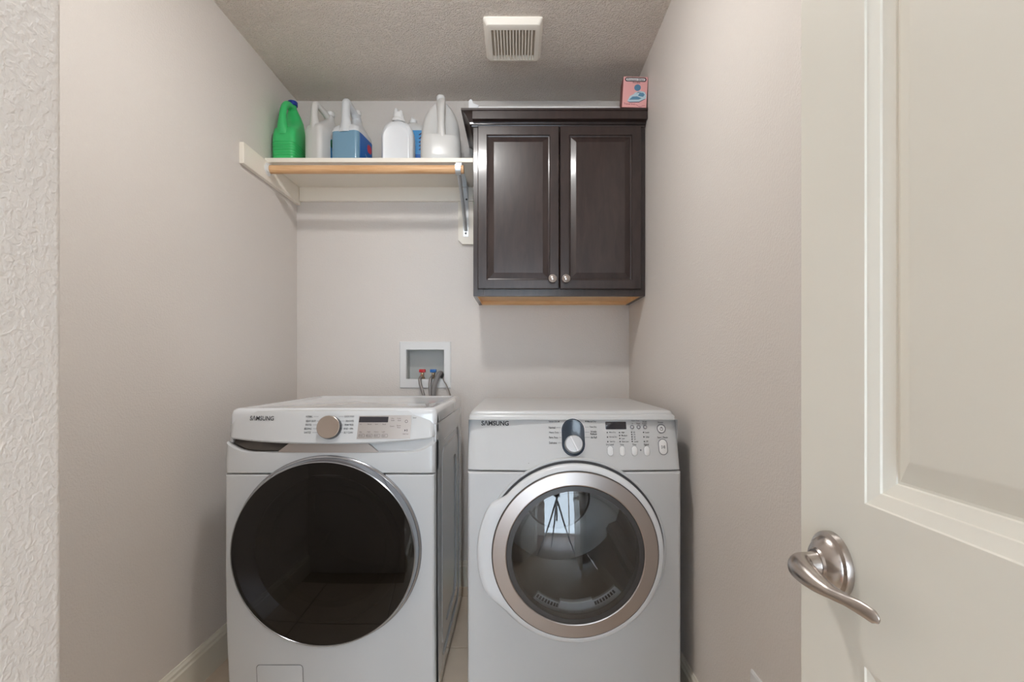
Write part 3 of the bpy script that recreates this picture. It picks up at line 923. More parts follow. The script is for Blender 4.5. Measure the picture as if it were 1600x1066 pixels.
q = rplate('power_button', circ(a, b, .0120, 32), -.001, .003, M['plastic'], .0015, label='round power button with grey ring')
bm = bmn(); ringflat(bm, circ(a, b, .0150, 32), circ(a, b, .0122, 32), D(.0016)); obj('button_ring', bm, M['grey_print'], q, smooth=False)
bm = bmn(); ringflat(bm, circ(a, b - .0003, .0056, 20), circ(a, b - .0003, .0042, 20), D(.0033)); flat(bm, [(a - .0007, b), (a + .0007, b), (a + .0007, b + .0068), (a - .0007, b + .0068)], D(.0034)); obj('power_symbol', bm, M['black'], q, smooth=False, kind='stuff')
a, b = rpx(1035.8, 698.5)
q = rplate('start_button', rr(a, b, .0260, .0460, .013, 8), -.001, .003, M['plastic'], .0015, label='oblong start and pause button with grey ring')
bm = bmn(); ringflat(bm, rr(a, b, .0310, .0510, .0155, 8), rr(a, b, .0264, .0464, .0132, 8), D(.0016)); obj('button_ring', bm, M['grey_print'], q, smooth=False)
bm = bmn()
ringflat(bm, [(a - .0055, b - .0055), (a + .0015, b), (a - .0055, b + .0055)], [(a - .0043, b - .0032), (a, b), (a - .0043, b + .0032)], D(.0033))
for t in (.0022, .0048): flat(bm, [(a + t, b - .0048), (a + t + .0014, b - .0048), (a + t + .0014, b + .0048), (a + t, b + .0048)], D(.0033))
obj('start_symbol', bm, M['black'], q, smooth=False, kind='stuff')
bm = bmn(); a, b = rpx(1001, 703.5); flat(bm, circ(a, b, .0028, 14), D(.0009)); a, b = rpx(826, 724); flat(bm, circ(a, b, .0013, 10), D(.0009))
obj('sensor_dot', bm, M['grey_print'], dp, smooth=False, kind='stuff')

# lower front with the round hole
N = 96
ro = rect_polar(RDX, RZ, RX0, RX1, .02, .7925, N)
ri = [(RC + (a - RC) * .975, .41 + (b - .41) * .985) for a, b in ro]
hole = circ(RDX, RZ, .240, N)
bm = bmn()
loft(bm, [xz(ro, 1.68), xz(ro, 1.614), xz([(RC + (a - RC) * .990, .41 + (b - .41) * .996) for a, b in ro], 1.602), xz(ri, 1.599), xz(hole, 1.599), xz(hole, 1.66)])
obj('front_panel', bm, M['white'], dryer, angle=30)
bm = bmn()
box(bm, RX0, RX1, 1.64, RB, .02, .9); obj('carcass_sides', bm, M['white'], dryer, smooth=False)
# carcass must be open for the drum: rebuild it as a sleeve
o_ = bpy.data.objects['carcass_sides']; bpy.data.objects.remove(o_)
bm = bmn()
def sl(x0, x1, z0, z1, y): return [(x0, y, z0), (x1, y, z0), (x1, y, z1), (x0, y, z1)]
loft(bm, [sl(RX0, RX1, .02, .955, 1.64), sl(RX0, RX1, .02, .955, RB), sl(RX0 + .01, RX1 - .01, .03, .945, RB - .01), sl(RX0 + .01, RX1 - .01, .03, .945, 1.66)])
bm.faces.new([bm.verts.new(p) for p in sl(RX0, RX1, .02, .955, RB)])
obj('carcass', bm, M['white'], dryer, smooth=False)
bm = bmn()
def lid2(d, z, rad): return xy(rr(RC, (1.668 + RB) / 2, RX1 - RX0 - 2 * d, RB - 1.668 - 2 * d, rad, 6), z)
loft(bm, [lid2(.004, .957, .02), lid2(.001, .960, .022), lid2(.002, .972, .024), lid2(.006, .979, .024), lid2(.014, .9825, .024), lid2(.022, .983, .02)], True, True)
obj('lid', bm, M['white'], dryer, angle=50)
for x in (RX0 + .06, RX1 - .06):
    for y in (1.72, RB - .07):
        bm = bmn(); lathe(bm, (x, y, 0), (0, 0, 1), [(0, 0), (.022, 0), (.022, .010), (.014, .013), (.014, .022), (0, .022)], 16)
        obj('foot', bm, M['rubber'], dryer)
# raised collar and dark gap round the door
bm = bmn()
lathe_y(bm, RDX, RZ + .004, [(.2950, 1.625), (.2945, 1.5965), (.2925, 1.594), (.2870, 1.594), (.2855, 1.597), (.2450, 1.600)], 128)
obj('door_collar', bm, M['white'], dryer, angle=28)
bm = bmn()
lathe_y(bm, RDX, RZ + .004, [(.2862, 1.5925), (.2800, 1.5955), (.2600, 1.597)], 128)
obj('collar_gap', bm, M['seam'], dryer)
# door with bulging left grip
def rdoor(th, base, amount=1.0):
    a = math.degrees(th) % 360
    def ss(x): x = max(0, min(1, x)); return x * x * (3 - 2 * x)
    bump = ss((a - 139) / 13) * (1 - ss((a - 200) / 22))
    return base + .027 * amount * bump
N = 144
bm = bmn()
spec_ = [(.2818, 1, 1.5985), (.2818, 1, 1.580), (.2805, 1, 1.5745), (.2760, .95, 1.5705), (.2690, .80, 1.5680), (.2650, .25, 1.5665), (.2630, 0, 1.5670), (.2630, 0, 1.575)]
loft(bm, [[(RDX + rdoor(2 * PI * k / N, b, am) * math.cos(2 * PI * k / N), y, RZ + rdoor(2 * PI * k / N, b, am) * math.sin(2 * PI * k / N)) for k in range(N)] for b, am, y in spec_])
dd = obj('door', bm, M['milk2'], dryer, label='round white door with bulging grip on its left', angle=40)
bm = bmn()
lathe_y(bm, RDX, RZ, [(.2632, 1.572), (.2625, 1.5655), (.2605, 1.5640), (.2600, 1.5655)], 128)
obj('door_seam', bm, M['dark_ring'], dd)
bm = bmn()
lathe_y(bm, RDX, RZ, [(.2605, 1.5670), (.2600, 1.5635), (.2580, 1.5620), (.2200, 1.5590), (.2170, 1.5605), (.2160, 1.566)], 160)
obj('metal_ring', bm, M['ring'], dd, angle=30, label='brushed silver ring')
bm = bmn()
lathe_y(bm, RDX, RZ, [(.2165, 1.5625), (.2150, 1.5610), (.2000, 1.5600), (.1985, 1.570), (.1980, 1.592)], 128)
obj('inner_ring', bm, M['dark_ring'], dd, label='charcoal ring round the glass')
bm = bmn()
lathe_y(bm, RDX, RZ, dome(.2005, 18, 1.5605, .0255), 128)
obj('door_glass', bm, M['clear_glass'], dd, angle=60)
bm = bmn()
lathe_y(bm, RDX, RZ, [(.1960, 1.578), (.186, 1.592), (.180, 1.620), (.168, 1.655), (.142, 1.680), (.085, 1.692), (0, 1.695)], 96)
obj('glass_bowl', bm, M['bowl_glass'], dd)
bm = bmn()
lathe_y(bm, RDX, RZ, [(.240, 1.612), (.236, 1.645), (.245, 1.665), (.285, 1.680), (.285, 2.26), (.15, 2.28), (.14, 2.272), (0, 2.272)], 96)
drum = obj('drum', bm, M['drum'], dryer)
for k in range(3):
    a = R(90 + 120 * k)
    bm = bmn()
    cc, ss = math.cos(a), math.sin(a)
    pr = [(-.045, .284), (-.012, .258), (.012, .258), (.045, .284)]
    loft(bm, [[(RDX + b * cc - q * ss, y, RZ + b * ss + q * cc) for q, b in pr] for y in (1.70, 2.25)], True, True)
    obj('drum_paddle', bm, M['drum'], drum)
# lint filter housing along the lower lip of the drum
def sector(bm, r0, r1, a0, a1, y, th, n=14):
    loop = [(r1, a0 + (a1 - a0) * k / n) for k in range(n + 1)] + [(r0, a1 - (a1 - a0) * k / n) for k in range(n + 1)]
    P = [(RDX + r_ * math.cos(R(a_)), RZ + r_ * math.sin(R(a_))) for r_, a_ in loop]
    loft(bm, [xz(P, y + th), xz(P, y)], True, False)
    top = [bm.verts.new((RDX + r1 * math.cos(R(a0 + (a1 - a0) * k / n)), y, RZ + r1 * math.sin(R(a0 + (a1 - a0) * k / n)))) for k in range(n + 1)]
    bot = [bm.verts.new((RDX + r0 * math.cos(R(a0 + (a1 - a0) * k / n)), y, RZ + r0 * math.sin(R(a0 + (a1 - a0) * k / n)))) for k in range(n + 1)]
    for k in range(n): bm.faces.new((top[k], top[k + 1], bot[k + 1], bot[k]))
bm = bmn(); sector(bm, .185, .232, 232, 317, 1.630, .012); lf = obj('lint_filter', bm, M['lint'], dryer, label='grey lint grille inside the drum lip')
bm = bmn(); sector(bm, .176, .203, 256, 290, 1.622, .02); obj('deflector', bm, M['lint'], lf)
bm = bmn()
for a_ in (234, 237, 240, 243, 246, 249, 252, 254.5, 292, 294.5, 297.5, 300.5, 303.5, 306.5, 309.5, 312.5):
    sector(bm, .190, .2015, a_ - .95, a_ + .95, 1.6285, .001, 1)
obj('filter_slots', bm, M['black'], lf, smooth=False, kind='stuff')

# ================================================================== WALL CABINET
CX0, CX1, CY, CZ0, CZ1 = -0.200, 0.572, 2.245, 1.447, 2.222
cab = thing('wall_cabinet', 'dark espresso wall cabinet with two raised-panel doors hung above the dryer', 'cabinet', (.186, 2.574, CZ0))
bm = bmn()
box(bm, CX0, CX0 + .016, CY + .019, YB, CZ0, CZ1)
obj('side_board', bm, M['espresso'], cab, smooth=False)
bm = bmn(); box(bm, CX1 - .016, CX1, CY + .019, YB, CZ0, CZ1)
obj('side_board', bm, M['espresso'], cab, smooth=False)
bm = bmn(); box(bm, CX0 + .016, CX1 - .016, CY + .019, YB - .006, CZ0 + .018, CZ0 + .032)
obj('bottom_board', bm, M['maple'], cab, smooth=False, label='pale maple underside')
bm = bmn(); box(bm, CX0 + .016, CX1 - .016, YB - .022, YB - .004, CZ0 + .002, CZ0 + .018); box(bm, CX0 + .016, CX1 - .016, CY + .019, CY + .027, CZ0 + .002, CZ0 + .018)
box(bm, CX0 + .014, CX0 + .019, CY + .027, YB - .022, CZ0 + .001, CZ0 + .018); box(bm, CX1 - .019, CX1 - .014, CY + .027, YB - .022, CZ0 + .001, CZ0 + .018)
obj('bottom_rail', bm, M['maple'], cab, smooth=False, label='pale maple rails under the cabinet')
bm = bmn(); box(bm, CX0 + .016, CX1 - .016, YB - .004, YB, CZ0, CZ1); obj('back_board', bm, M['maple'], cab, smooth=False)
bm = bmn(); box(bm, CX0, CX1, 2.20, YB, CZ1 + .001, 2.266); obj('top_board', bm, M['espresso'], cab, smooth=False)
# face frame: rails and stiles
for nm, (a, b, c_, d) in (('frame_stile', (CX0, CX0 + .045, CZ0, CZ1)), ('frame_stile', (CX1 - .045, CX1, CZ0, CZ1)), ('frame_rail', (CX0 + .045, CX1 - .045, CZ0, CZ0 + .04)), ('frame_rail', (CX0 + .045, CX1 - .045, CZ1 - .04, CZ1))):
    bm = bmn(); box(bm, a, b, CY, CY + .019, c_, d, .0008, 1); obj(nm, bm, M['espresso'], cab, smooth=False)
def cab_door(x0, x1, z0, z1, kx):
    yf = CY - .0205
    prof = [(0, .020), (0, .0035), (.0035, 0), (.040, 0), (.0425, .003), (.0435, .0075), (.0475, .0085), (.0490, .0100), (.0700, .0035), (.0725, .0025)]
    bm = bmn()
    loft(bm, [[(a, yf + d, b) for a, b in ((x0 + t, z0 + t), (x1 - t, z0 + t), (x1 - t, z1 - t), (x0 + t, z1 - t))] for t, d in prof], True, True)
    o = obj('cabinet_door', bm, M['espresso'], cab, smooth=True, angle=12)
    bm = bmn()
    lathe(bm, (kx, yf, 1.519), (0, -1, 0), [(0, -.001), (.009, -.001), (.0085, .002), (.006, .006), (.0062, .012), (.0155, .017), (.0185, .021), (.0180, .0245), (.0150, .0262), (.0140, .0255), (.0125, .0275), (.007, .0300), (0, .0308)], 32)
    obj('knob', bm, M['nickel'], o, label='round satin nickel knob', angle=30)
cab_door(-.179, .1845, 1.476, 2.205, .154)
cab_door(.1885, .551, 1.476, 2.205, .2135)
# crown moulding, front and left return
cp = [(0, 2.206), (.006, 2.206), (.008, 2.212), (.014, 2.214), (.015, 2.222), (.019, 2.226), (.024, 2.236), (.034, 2.250), (.046, 2.258), (.050, 2.259), (.050, 2.268), (0, 2.268)]
bm = bmn()
loft(bm, [[(CX0 - d, YB, z) for d, z in cp], [(CX0 - d, CY - d, z) for d, z in cp], [(CX1, CY - d, z) for d, z in cp]], True, True)
obj('crown_moulding', bm, M['espresso'], cab, angle=25)

# ================================================================== SHELF WITH CLEATS AND BRACKET
SZ = 2.070; SY = 2.246
shf = thing('wall_shelf', 'white painted wall shelf on cleats holding the row of jugs', 'shelf', (-.67, YB, 2.05))
bm = bmn(); box(bm, XL, CX0 - .001, SY, YB, SZ - .020, SZ, .0015, 1); obj('shelf_board', bm, M['shelf'], shf, smooth=False)
bm = bmn(); box(bm, XL, XL + .019, 2.040, YB, SZ - .108, SZ - .0205, .0015, 1); obj('side_cleat', bm, M['shelf'], shf, smooth=False)
bm = bmn(); box(bm, XL + .0195, CX0, YB - .019, YB, SZ - .092, SZ - .0205, .0015, 1); obj('back_cleat', bm, M['shelf'], shf, smooth=False)
bm = bmn()
c_ = .022
prism(bm, [(-.305, 1.975), (-.305, 1.757 + c_), (-.305 + c_, 1.757), (-.205 - c_, 1.757), (-.205, 1.757 + c_), (-.205, 1.975)], lambda a, b: (a, YB, b), lambda a, b: (a, YB - .019, b))
obj('bracket_block', bm, M['shelf'], shf, smooth=False)
# zinc shelf and rod bracket
BX = -.266
RY, RZc = 2.236, 2.013
bm = bmn()
box(bm, BX - .013, BX + .013, SY + .004, YB - .002, SZ - .0228, SZ - .0206)            # arm under the shelf
box(bm, BX - .013, BX + .013, YB - .0215, YB - .0192, 1.795, SZ - .0228)               # leg down the wall
sweep(bm, [(BX, 2.258, 2.003), (BX, 2.42, 1.915), (BX + .001, YB - .024, 1.825)], [(.003, .0085)] * 3, 8, 3, up=(0, -.6, -.8))
prism(bm, [(YB - .02, 1.98), (YB - .02, SZ - .022), (YB - .10, SZ - .022)], lambda a, b: (BX + .010, a, b), lambda a, b: (BX + .012, a, b))
br = obj('rod_bracket', bm, M['steel'], shf, smooth=False, label='zinc shelf and rod bracket')
bm = bmn()
ang = [R(a) for a in range(150, 391, 20)]
outer = [(RY + .0235 * math.cos(a), RZc + .0235 * math.sin(a)) for a in ang]; inner = [(RY + .0195 * math.cos(a), RZc + .0195 * math.sin(a)) for a in reversed(ang)]
loop = outer + inner
loft(bm, [[(x, a, b) for a, b in loop] for x in (BX - .012, BX + .012)], False, False)
for x in (BX - .012, BX + .012):
    k = len(ang)
    vs = [bm.verts.new((x, a, b)) for a, b in loop]
    for i in range(k - 1): bm.faces.new((vs[i], vs[i + 1], vs[2 * k - 2 - i], vs[2 * k - 1 - i]))
box(bm, BX - .012, BX + .012, RY + .019, RY + .023, RZc + .008, SZ - .0225)
box(bm, BX - .012, BX + .012, RY - .0235, RY - .0195, RZc + .005, RZc + .016)
obj('rod_hook', bm, M['steel'], br, smooth=False)
for z in (1.812, 1.985):
    bm = bmn(); lathe(bm, (BX + (.0 if z < 1.9 else .004), YB - .0215, z), (0, -1, 0), [(.005, 0), (.005, .0015), (.003, .003), (0, .0032)], 14); obj('screw', bm, M['seam'], br)
bm = bmn(); lathe(bm, (XL + .019, RY, RZc), (1, 0, 0), [(.0, 0), (.0285, 0), (.0285, .003), (.0235, .006), (.0235, .014), (.0195, .014), (.0195, .004), (0, .004)], 32)
obj('rod_socket', bm, M['plastic'], shf)
bm = bmn(); lathe(bm, (XL + .024, RY, RZc), (1, 0, 0), [(0, 0), (.0185, 0), (.0185, -BX * 0 + (BX + .024) - (XL + .024)), (0, (BX + .024) - (XL + .024))], 28)
rod = obj('closet_rod', bm, M['rodwood'], None, angle=40)
tag(rod, 'round natural wood hanging rod under the white shelf', 'rod')

# ================================================================== JUGS AND BOTTLES ON THE SHELF
def body_loft(bm, rows, n=6, cap1=True):
    """rows: (z, cx, cy, w, d, r)"""
    loft(bm, [xy(rr(cx, cy, w, d, r_, n), z) for z, cx, cy, w, d, r_ in rows], True, cap1)

def capmesh(bm, c, r, h, axis=(0, 0, 1), n=20):
    lathe(bm, c, axis, [(0, 0), (r * .9, 0), (r, .002), (r, h * .85), (r * .86, h), (0, h)], n)

Z0 = SZ
# 1 green jug with ribbed foot
gx, gy = -1.073, 2.353
t = thing('jug', 'green plastic jug with ribbed base and blue cap at the left end of the shelf', 'jug', (gx, gy, Z0), 'jugs on the shelf')
bm = bmn()
rows = [(Z0, gx, gy, .100, .150, .018), (Z0 + .004, gx, gy, .106, .158, .022)]
for k in range(6):
    zz = Z0 + .020 + k * .0125
    rows += [(zz, gx, gy, .106, .158, .022), (zz + .002, gx, gy, .1005, .152, .020), (zz + .0045, gx, gy, .1005, .152, .020), (zz + .0065, gx, gy, .1055, .157, .022)]
rows += [(Z0 + .120, gx, gy, .104, .155, .022), (Z0 + .150, gx + .001, gy + .002, .101, .147, .024), (Z0 + .170, gx + .002, gy + .010, .098, .124, .03), (Z0 + .190, gx + .003, gy + .022, .095, .098, .035),
         (Z0 + .220, gx + .004, gy + .030, .086, .078, .034), (Z0 + .248, gx + .004, gy + .030, .066, .062, .03), (Z0 + .272, gx + .003, gy + .026, .046, .046, .022), (Z0 + .288, gx + .002, gy + .022, .036, .036, .0179), (Z0 + .302, gx + .002, gy + .022, .034, .034, .0169)]
body_loft(bm, rows)
obj('jug_body', bm, M['green'], t, angle=50)
bm = bmn(); sweep(bm, [(gx - .004, gy - .050, Z0 + .135), (gx - .006, gy - .062, Z0 + .165), (gx - .005, gy - .064, Z0 + .205), (gx - .003, gy - .058, Z0 + .245), (gx, gy - .035, Z0 + .277), (gx + .002, gy + .000, Z0 + .284), (gx + .003, gy + .022, Z0 + .270)], [.034, .0225, .0165, .0155, .0160, .0165, .018], 14)
obj('handle', bm, M['green'], t, angle=60)
bm = bmn(); capmesh(bm, (gx + .002, gy + .022, Z0 + .298), .0225, .022); obj('cap', bm, M['bluecap'], t, label='dark blue screw cap')

def f_jug(label, cx, cy, w, d, hb, htop, m, capz, cap_m, handle_r=.0145, rnd=.022, liquid=None, name='jug', hx=0.0, yaw=0.0):
    t = thing(name, label, 'jug', (cx, cy, Z0), 'jugs on the shelf')
    bm = bmn()
    rows = [(Z0, cx, cy, w - .010, d - .010, rnd - .004), (Z0 + .006, cx, cy, w, d, rnd)]
    lo = list(rows)
    if liquid:
        rows.append((Z0 + liquid, cx, cy, w, d, rnd))
        body_loft(bm, rows)
        obj('liquid', bm, M['liquid'], t, label='blue liquid filling the lower half')
        bm = bmn()
        rows = [(Z0 + liquid, cx, cy, w, d, rnd)]
    rows += [(Z0 + hb - .030, cx, cy, w, d, rnd), (Z0 + hb - .012, cx, cy + .002, w - .006, d - .008, rnd + .004), (Z0 + hb, cx, cy + .006, w - .022, d - .026, rnd + .010),
             (Z0 + hb + .022, cx, cy + .022, w * .66, d * .62, w * .30), (Z0 + hb + .044, cx, cy + .036, w * .46, d * .36, w * .22), (Z0 + capz - .010, cx, cy + .042, .038, .038, .0189), (Z0 + capz, cx, cy + .042, .034, .034, .0169)]
    body_loft(bm, rows)
    obj('jug_body', bm, m, t, angle=50)
    bm = bmn()
    f0 = cy - d / 2
    sweep(bm, [(cx + hx, f0 + .030, Z0 + hb - .030), (cx + hx, f0 + .022, Z0 + hb - .002), (cx + hx, f0 + .018, Z0 + hb + .030), (cx + hx, f0 + .020, Z0 + htop - .030), (cx + hx * .8, f0 + .034, Z0 + htop - handle_r), (cx + hx * .4, cy + .005, Z0 + htop - .030), (cx, cy + .034, Z0 + capz - .022)],
          [handle_r * 2.2, handle_r * 1.45, handle_r * 1.05, handle_r, handle_r * .95, handle_r * .9, handle_r], 14)
    obj('handle', bm, m, t, angle=60)
    bm = bmn(); capmesh(bm, (cx, cy + .042, Z0 + capz - .002), .0205, .022); obj('cap', bm, cap_m, t)
    t.rotation_euler = (0, 0, R(yaw))
    return t
def side_label(t, x, y0, y1, z0, z1, m, name='label', rad=.008):
    bm = bmn(); lp = rr((y0 + y1) / 2, (z0 + z1) / 2, y1 - y0, z1 - z0, rad, 4)
    loft(bm, [[(x - .001, a, b) for a, b in lp], [(x + .0008, a, b) for a, b in lp]], True, True)
    return obj(name, bm, m, t, smooth=False)
# 2 milky white jug
t = f_jug('milky white jug with tall loop handle, between the green and the blue-filled jug', -.918, 2.360, .100, .150, .185, .292, M['milk'], .262, M['plastic'], .0150, yaw=-23)
lb = side_label(t, -.8680, 2.352, 2.425, Z0 + .012, Z0 + .125, M['label_lblue'])
side_label(lb, -.8672, 2.352, 2.385, Z0 + .085, Z0 + .123, M['label_green'], 'label_patch')
# 3 jug half full of blue liquid
t = f_jug('translucent jug half filled with blue liquid, blue label on its side', -.780, 2.360, .130, .172, .172, .296, M['frost'], .268, M['plastic'], 0.0185, .020, .136, yaw=-8)
lb = side_label(t, -.7150, 2.298, 2.425, Z0 + .006, Z0 + .137, M['label_blue'])
side_label(lb, -.7143, 2.375, 2.42, Z0 + .078, Z0 + .118, M['label_red'], 'label_patch', .018)
bm = bmn()
for (a0, c0, a1, c1, w_) in ((2.352, .058, 2.405, .022, .006), (2.366, .036, 2.410, .008, .005), (2.378, .056, 2.408, .034, .004)):
    flat(bm, [(a0, Z0 + c0), (a1, Z0 + c1 - w_ * .5), (a1, Z0 + c1 + w_), (a0, Z0 + c0 + w_ * .3)], lambda a, b: (-.7137, a, b))
obj('label_swooshes', bm, M['white_print'], lb, smooth=False, kind='stuff')
# 4 white detergent bottle
cx, cy = -.560, 2.345
t = thing('detergent_bottle', 'broad plain white detergent bottle with round shoulders and pouring cap', 'bottle', (cx, cy, Z0), 'bottles on the shelf')
bm = bmn()
rows = [(Z0, cx, cy, .140, .092, .030), (Z0 + .006, cx, cy, .148, .100, .034), (Z0 + .06, cx, cy, .150, .104, .036), (Z0 + .125, cx, cy, .150, .104, .036)]
for k in range(1, 9):
    a = R(90 * k / 8)
    rows.append((Z0 + .125 + .075 * math.sin(a), cx, cy, .150 - .100 * (1 - math.cos(a)), .104 - .054 * (1 - math.cos(a)), .036 - .012 * (1 - math.cos(a))))
rows += [(Z0 + .214, cx, cy, .044, .044, .0219)]
body_loft(bm, rows)
obj('bottle_body', bm, M['milk2'], t, angle=50)
bm = bmn()
def arch(ins, y):
    w, h = .150 - 2 * ins, .188 - ins
    pts = [(cx - w / 2, Z0 + .012)] + [(cx - w / 2 * math.cos(R(a)), Z0 + .115 + (h - .115) * math.sin(R(a))) for a in range(0, 181, 12)] + [(cx + w / 2, Z0 + .012)]
    return [(a, y, b) for a, b in pts]
loft(bm, [arch(.014, cy - .049), arch(.015, cy - .0535), arch(.019, cy - .0545), arch(.022, cy - .0530)], False, True)
obj('front_recess', bm, M['milk2'], t, angle=40)
bm = bmn(); lathe(bm, (cx, cy, Z0 + .205), (0, 0, 1), [(.0305, 0), (.0300, .012), (.0255, .018), (.0240, .040), (.0215, .044), (0, .044)], 28)
cp_ = obj('cap', bm, M['plastic'], t, angle=30)
bm = bmn(); lathe(bm, (cx - .010, cy - .008, Z0 + .246), (0, 0, 1), [(0, 0), (.011, 0), (.0095, .016), (.006, .022), (0, .023)], 16); lathe(bm, (cx + .012, cy - .004, Z0 + .246), (0, 0, 1), [(0, 0), (.0095, 0), (.008, .010), (.004, .015), (0, .0155)], 16)
obj('spout', bm, M['plastic'], cp_)
# 5 white bottle with a blue label behind
cx, cy = -.497, 2.448
t = thing('cleaner_bottle', 'white bottle with light blue label half hidden behind the plain white detergent bottle', 'bottle', (cx, cy, Z0), 'bottles on the shelf')
bm = bmn()
rows = [(Z0, cx, cy, .098, .074, .026), (Z0 + .005, cx, cy, .106, .082, .030), (Z0 + .205, cx, cy, .106, .082, .030)]
for k in range(1, 7):
    a = R(90 * k / 6)
    rows.append((Z0 + .205 + .040 * math.sin(a), cx - .014 * math.sin(a), cy, .106 - .066 * (1 - math.cos(a)), .082 - .044 * (1 - math.cos(a)), .030 - .011 * (1 - math.cos(a))))
rows += [(Z0 + .254, cx - .016, cy, .034, .034, .0169)]
body_loft(bm, rows); obj('bottle_body', bm, M['milk'], t, angle=50)
bm = bmn(); loft(bm, [xy(rr(cx, cy, .1070, .0830, .0305, 6), z) for z in (Z0 + .085, Z0 + .200)], True, True); lb = obj('label', bm, M['label_lblue'], t, label='light blue wraparound label')
bm = bmn(); loft(bm, [xy(rr(cx, cy, .1070, .0830, .0305, 6), z) for z in (Z0 + .012, Z0 + .0845)], True, True); obj('label_foot', bm, M['label_blue'], lb, label='deeper blue foot of the label')
bm = bmn()
for k in range(5):
    z = Z0 + .105 + k * .018
    flat(bm, [(cx + .018, z), (cx + .024, z - .002), (cx + .040, z + .010), (cx + .034, z + .013)], lambda a, b: (a, cy - .0418, b))
obj('label_marks', bm, M['label_dark'], lb, smooth=False, kind='stuff')
bm = bmn(); capmesh(bm, (cx - .016, cy, Z0 + .250), .019, .018); lathe(bm, (cx - .016, cy, Z0 + .266), (-.35, 0, 1), [(.010, 0), (.008, .014), (.005, .018), (0, .018)], 14); obj('cap', bm, M['plastic'], t)
# 6 big white jug with centred grip
cx, cy = -.362, 2.352
t = thing('jug', 'big white domed jug with a centred grip bar between two hollows, beside the dark cabinet', 'jug', (cx, cy, Z0), 'jugs on the shelf')
bm = bmn()
w, d = .186, .166
rows = [(Z0, cx, cy, w - .014, d - .014, .045), (Z0 + .008, cx, cy, w - .004, d - .004, .052), (Z0 + .030, cx, cy, w, d, .055), (Z0 + .110, cx, cy, w, d, .055), (Z0 + .118, cx, cy, w - .003, d - .003, .055)]
prof = [(.122, .185, .042), (.150, .184, .056), (.180, .179, .060), (.210, .168, .057), (.240, .148, .050), (.262, .124, .038), (.280, .096, .024), (.293, .066, .010), (.302, .038, .0), (.318, .036, .0)]
for z, ww, cut in prof:
    dd_ = min(d - .004, ww * .9) - cut
    rows.append((Z0 + z, cx, cy + cut / 2, ww, dd_, min(ww, dd_) * .42))
body_loft(bm, rows)
obj('jug_body', bm, M['milk'], t, angle=60)
bm = bmn(); sweep(bm, [(cx, cy - d / 2 + .030, Z0 + .095), (cx, cy - d / 2 + .016, Z0 + .125), (cx, cy - d / 2 + .014, Z0 + .165), (cx, cy - d / 2 + .018, Z0 + .215), (cx, cy - d / 2 + .034, Z0 + .258), (cx, cy - .028, Z0 + .288), (cx, cy - .010, Z0 + .302)], [(.020, .032), (.0160, .0220), (.0150, .0185), (.0150, .0185), (.0160, .0220), (.017, .026), (.017, .018)], 16, 6)
obj('handle', bm, M['milk'], t, angle=60)
t.rotation_euler = (0, 0, R(9))
bm = bmn(); lathe(bm, (cx, cy, Z0 + .310), (0, 0, 1), [(0, 0), (.0195, 0), (.0205, .003), (.0205, .018), (.0170, .024), (0, .025)], 24); obj('cap', bm, M['plastic'], t)
# 7 small bottle hidden behind it
cx, cy = -.318, 2.482
t = thing('spray_bottle', 'slim bottle with dark label behind the big white jug beside the cabinet', 'bottle', (cx, cy, Z0), 'bottles on the shelf')
bm = bmn(); lathe(bm, (cx, cy, Z0), (0, 0, 1), [(0, 0), (.033, 0), (.036, .005), (.036, .135), (.030, .155), (.016, .172), (.013, .19), (0, .19)], 24); obj('bottle_body', bm, M['milk'], t)
bm = bmn(); lathe(bm, (cx, cy, Z0 + .012), (0, 0, 1), [(.0366, 0), (.0366, .112)], 24); obj('label', bm, M['label_dark'], t, label='dark purple label')
bm = bmn(); capmesh(bm, (cx, cy, Z0 + .186), .0165, .026); obj('cap', bm, M['black'], t)

# ================================================================== ON TOP OF THE CABINET
CT = 2.268
t = thing('blind_rail', 'long white plastic rail with end cap lying on top of the dark cabinet', 'rail', (.15, 2.262, CT))
bm = bmn(); box(bm, -.214, .462, 2.246, 2.274, CT + .0005, CT + .036, .006, 3); obj('rail_body', bm, M['plastic'], t)
bm = bmn()
prism(bm, [(-.220, .0005), (-.205, .0005), (-.175, .036), (-.185, .040), (-.200, .046), (-.206, .062), (-.214, .064), (-.220, .056)], lambda a, b: (a, 2.243, CT + b), lambda a, b: (a, 2.277, CT + b))
obj('end_cap', bm, M['milk2'], t, smooth=False)
bm = bmn()
for x, w_ in ((.334, .003), (.350, .006), (.378, .002)):
    box(bm, x, x + w_, 2.2455, 2.246, CT + .012, CT + .027)
obj('print_marks', bm, M['grey_print'], t, smooth=False, kind='stuff')

# pink iron carton (built round its own foot, then set in place)
t = thing('iron_box', 'small pink carton with a blue iron printed on it, standing on the cabinet corner', 'box', (0, 0, 0))
bw, bd, bh = .108, .082, .137
bm = bmn(); box(bm, -bw / 2, bw / 2, 0.001, bd, 0, bh, .001, 1); obj('carton', bm, M['pinkside'], t, smooth=False)
bm = bmn(); loft(bm, [[(a, .002, b) for a, b in rr(0, bh / 2, bw - .001, bh - .001, .001, 2)], [(a, -.0004, b) for a, b in rr(0, bh / 2, bw - .003, bh - .003, .001, 2)]], False, True)
fr_ = obj('front_print', bm, M['pink'], t, smooth=False, label='pink printed front')
F = lambda d: (lambda a, b: (a, -.0004 - d, b))
bm = bmn(); ringflat(bm, rr(0, .1235, .093, .0185, .009, 6), rr(0, .1235, .084, .0105, .0052, 6), F(.0003)); put_text(bm, 'Proctor-Silex', -.037, .037, .1195, .1275, F(.0006), .015); put_text(bm, 'Durable', -.012, .020, .1075, .1135, F(.0004), .01)
obj('brand_lettering', bm, M['black'], fr_, smooth=False, kind='stuff')
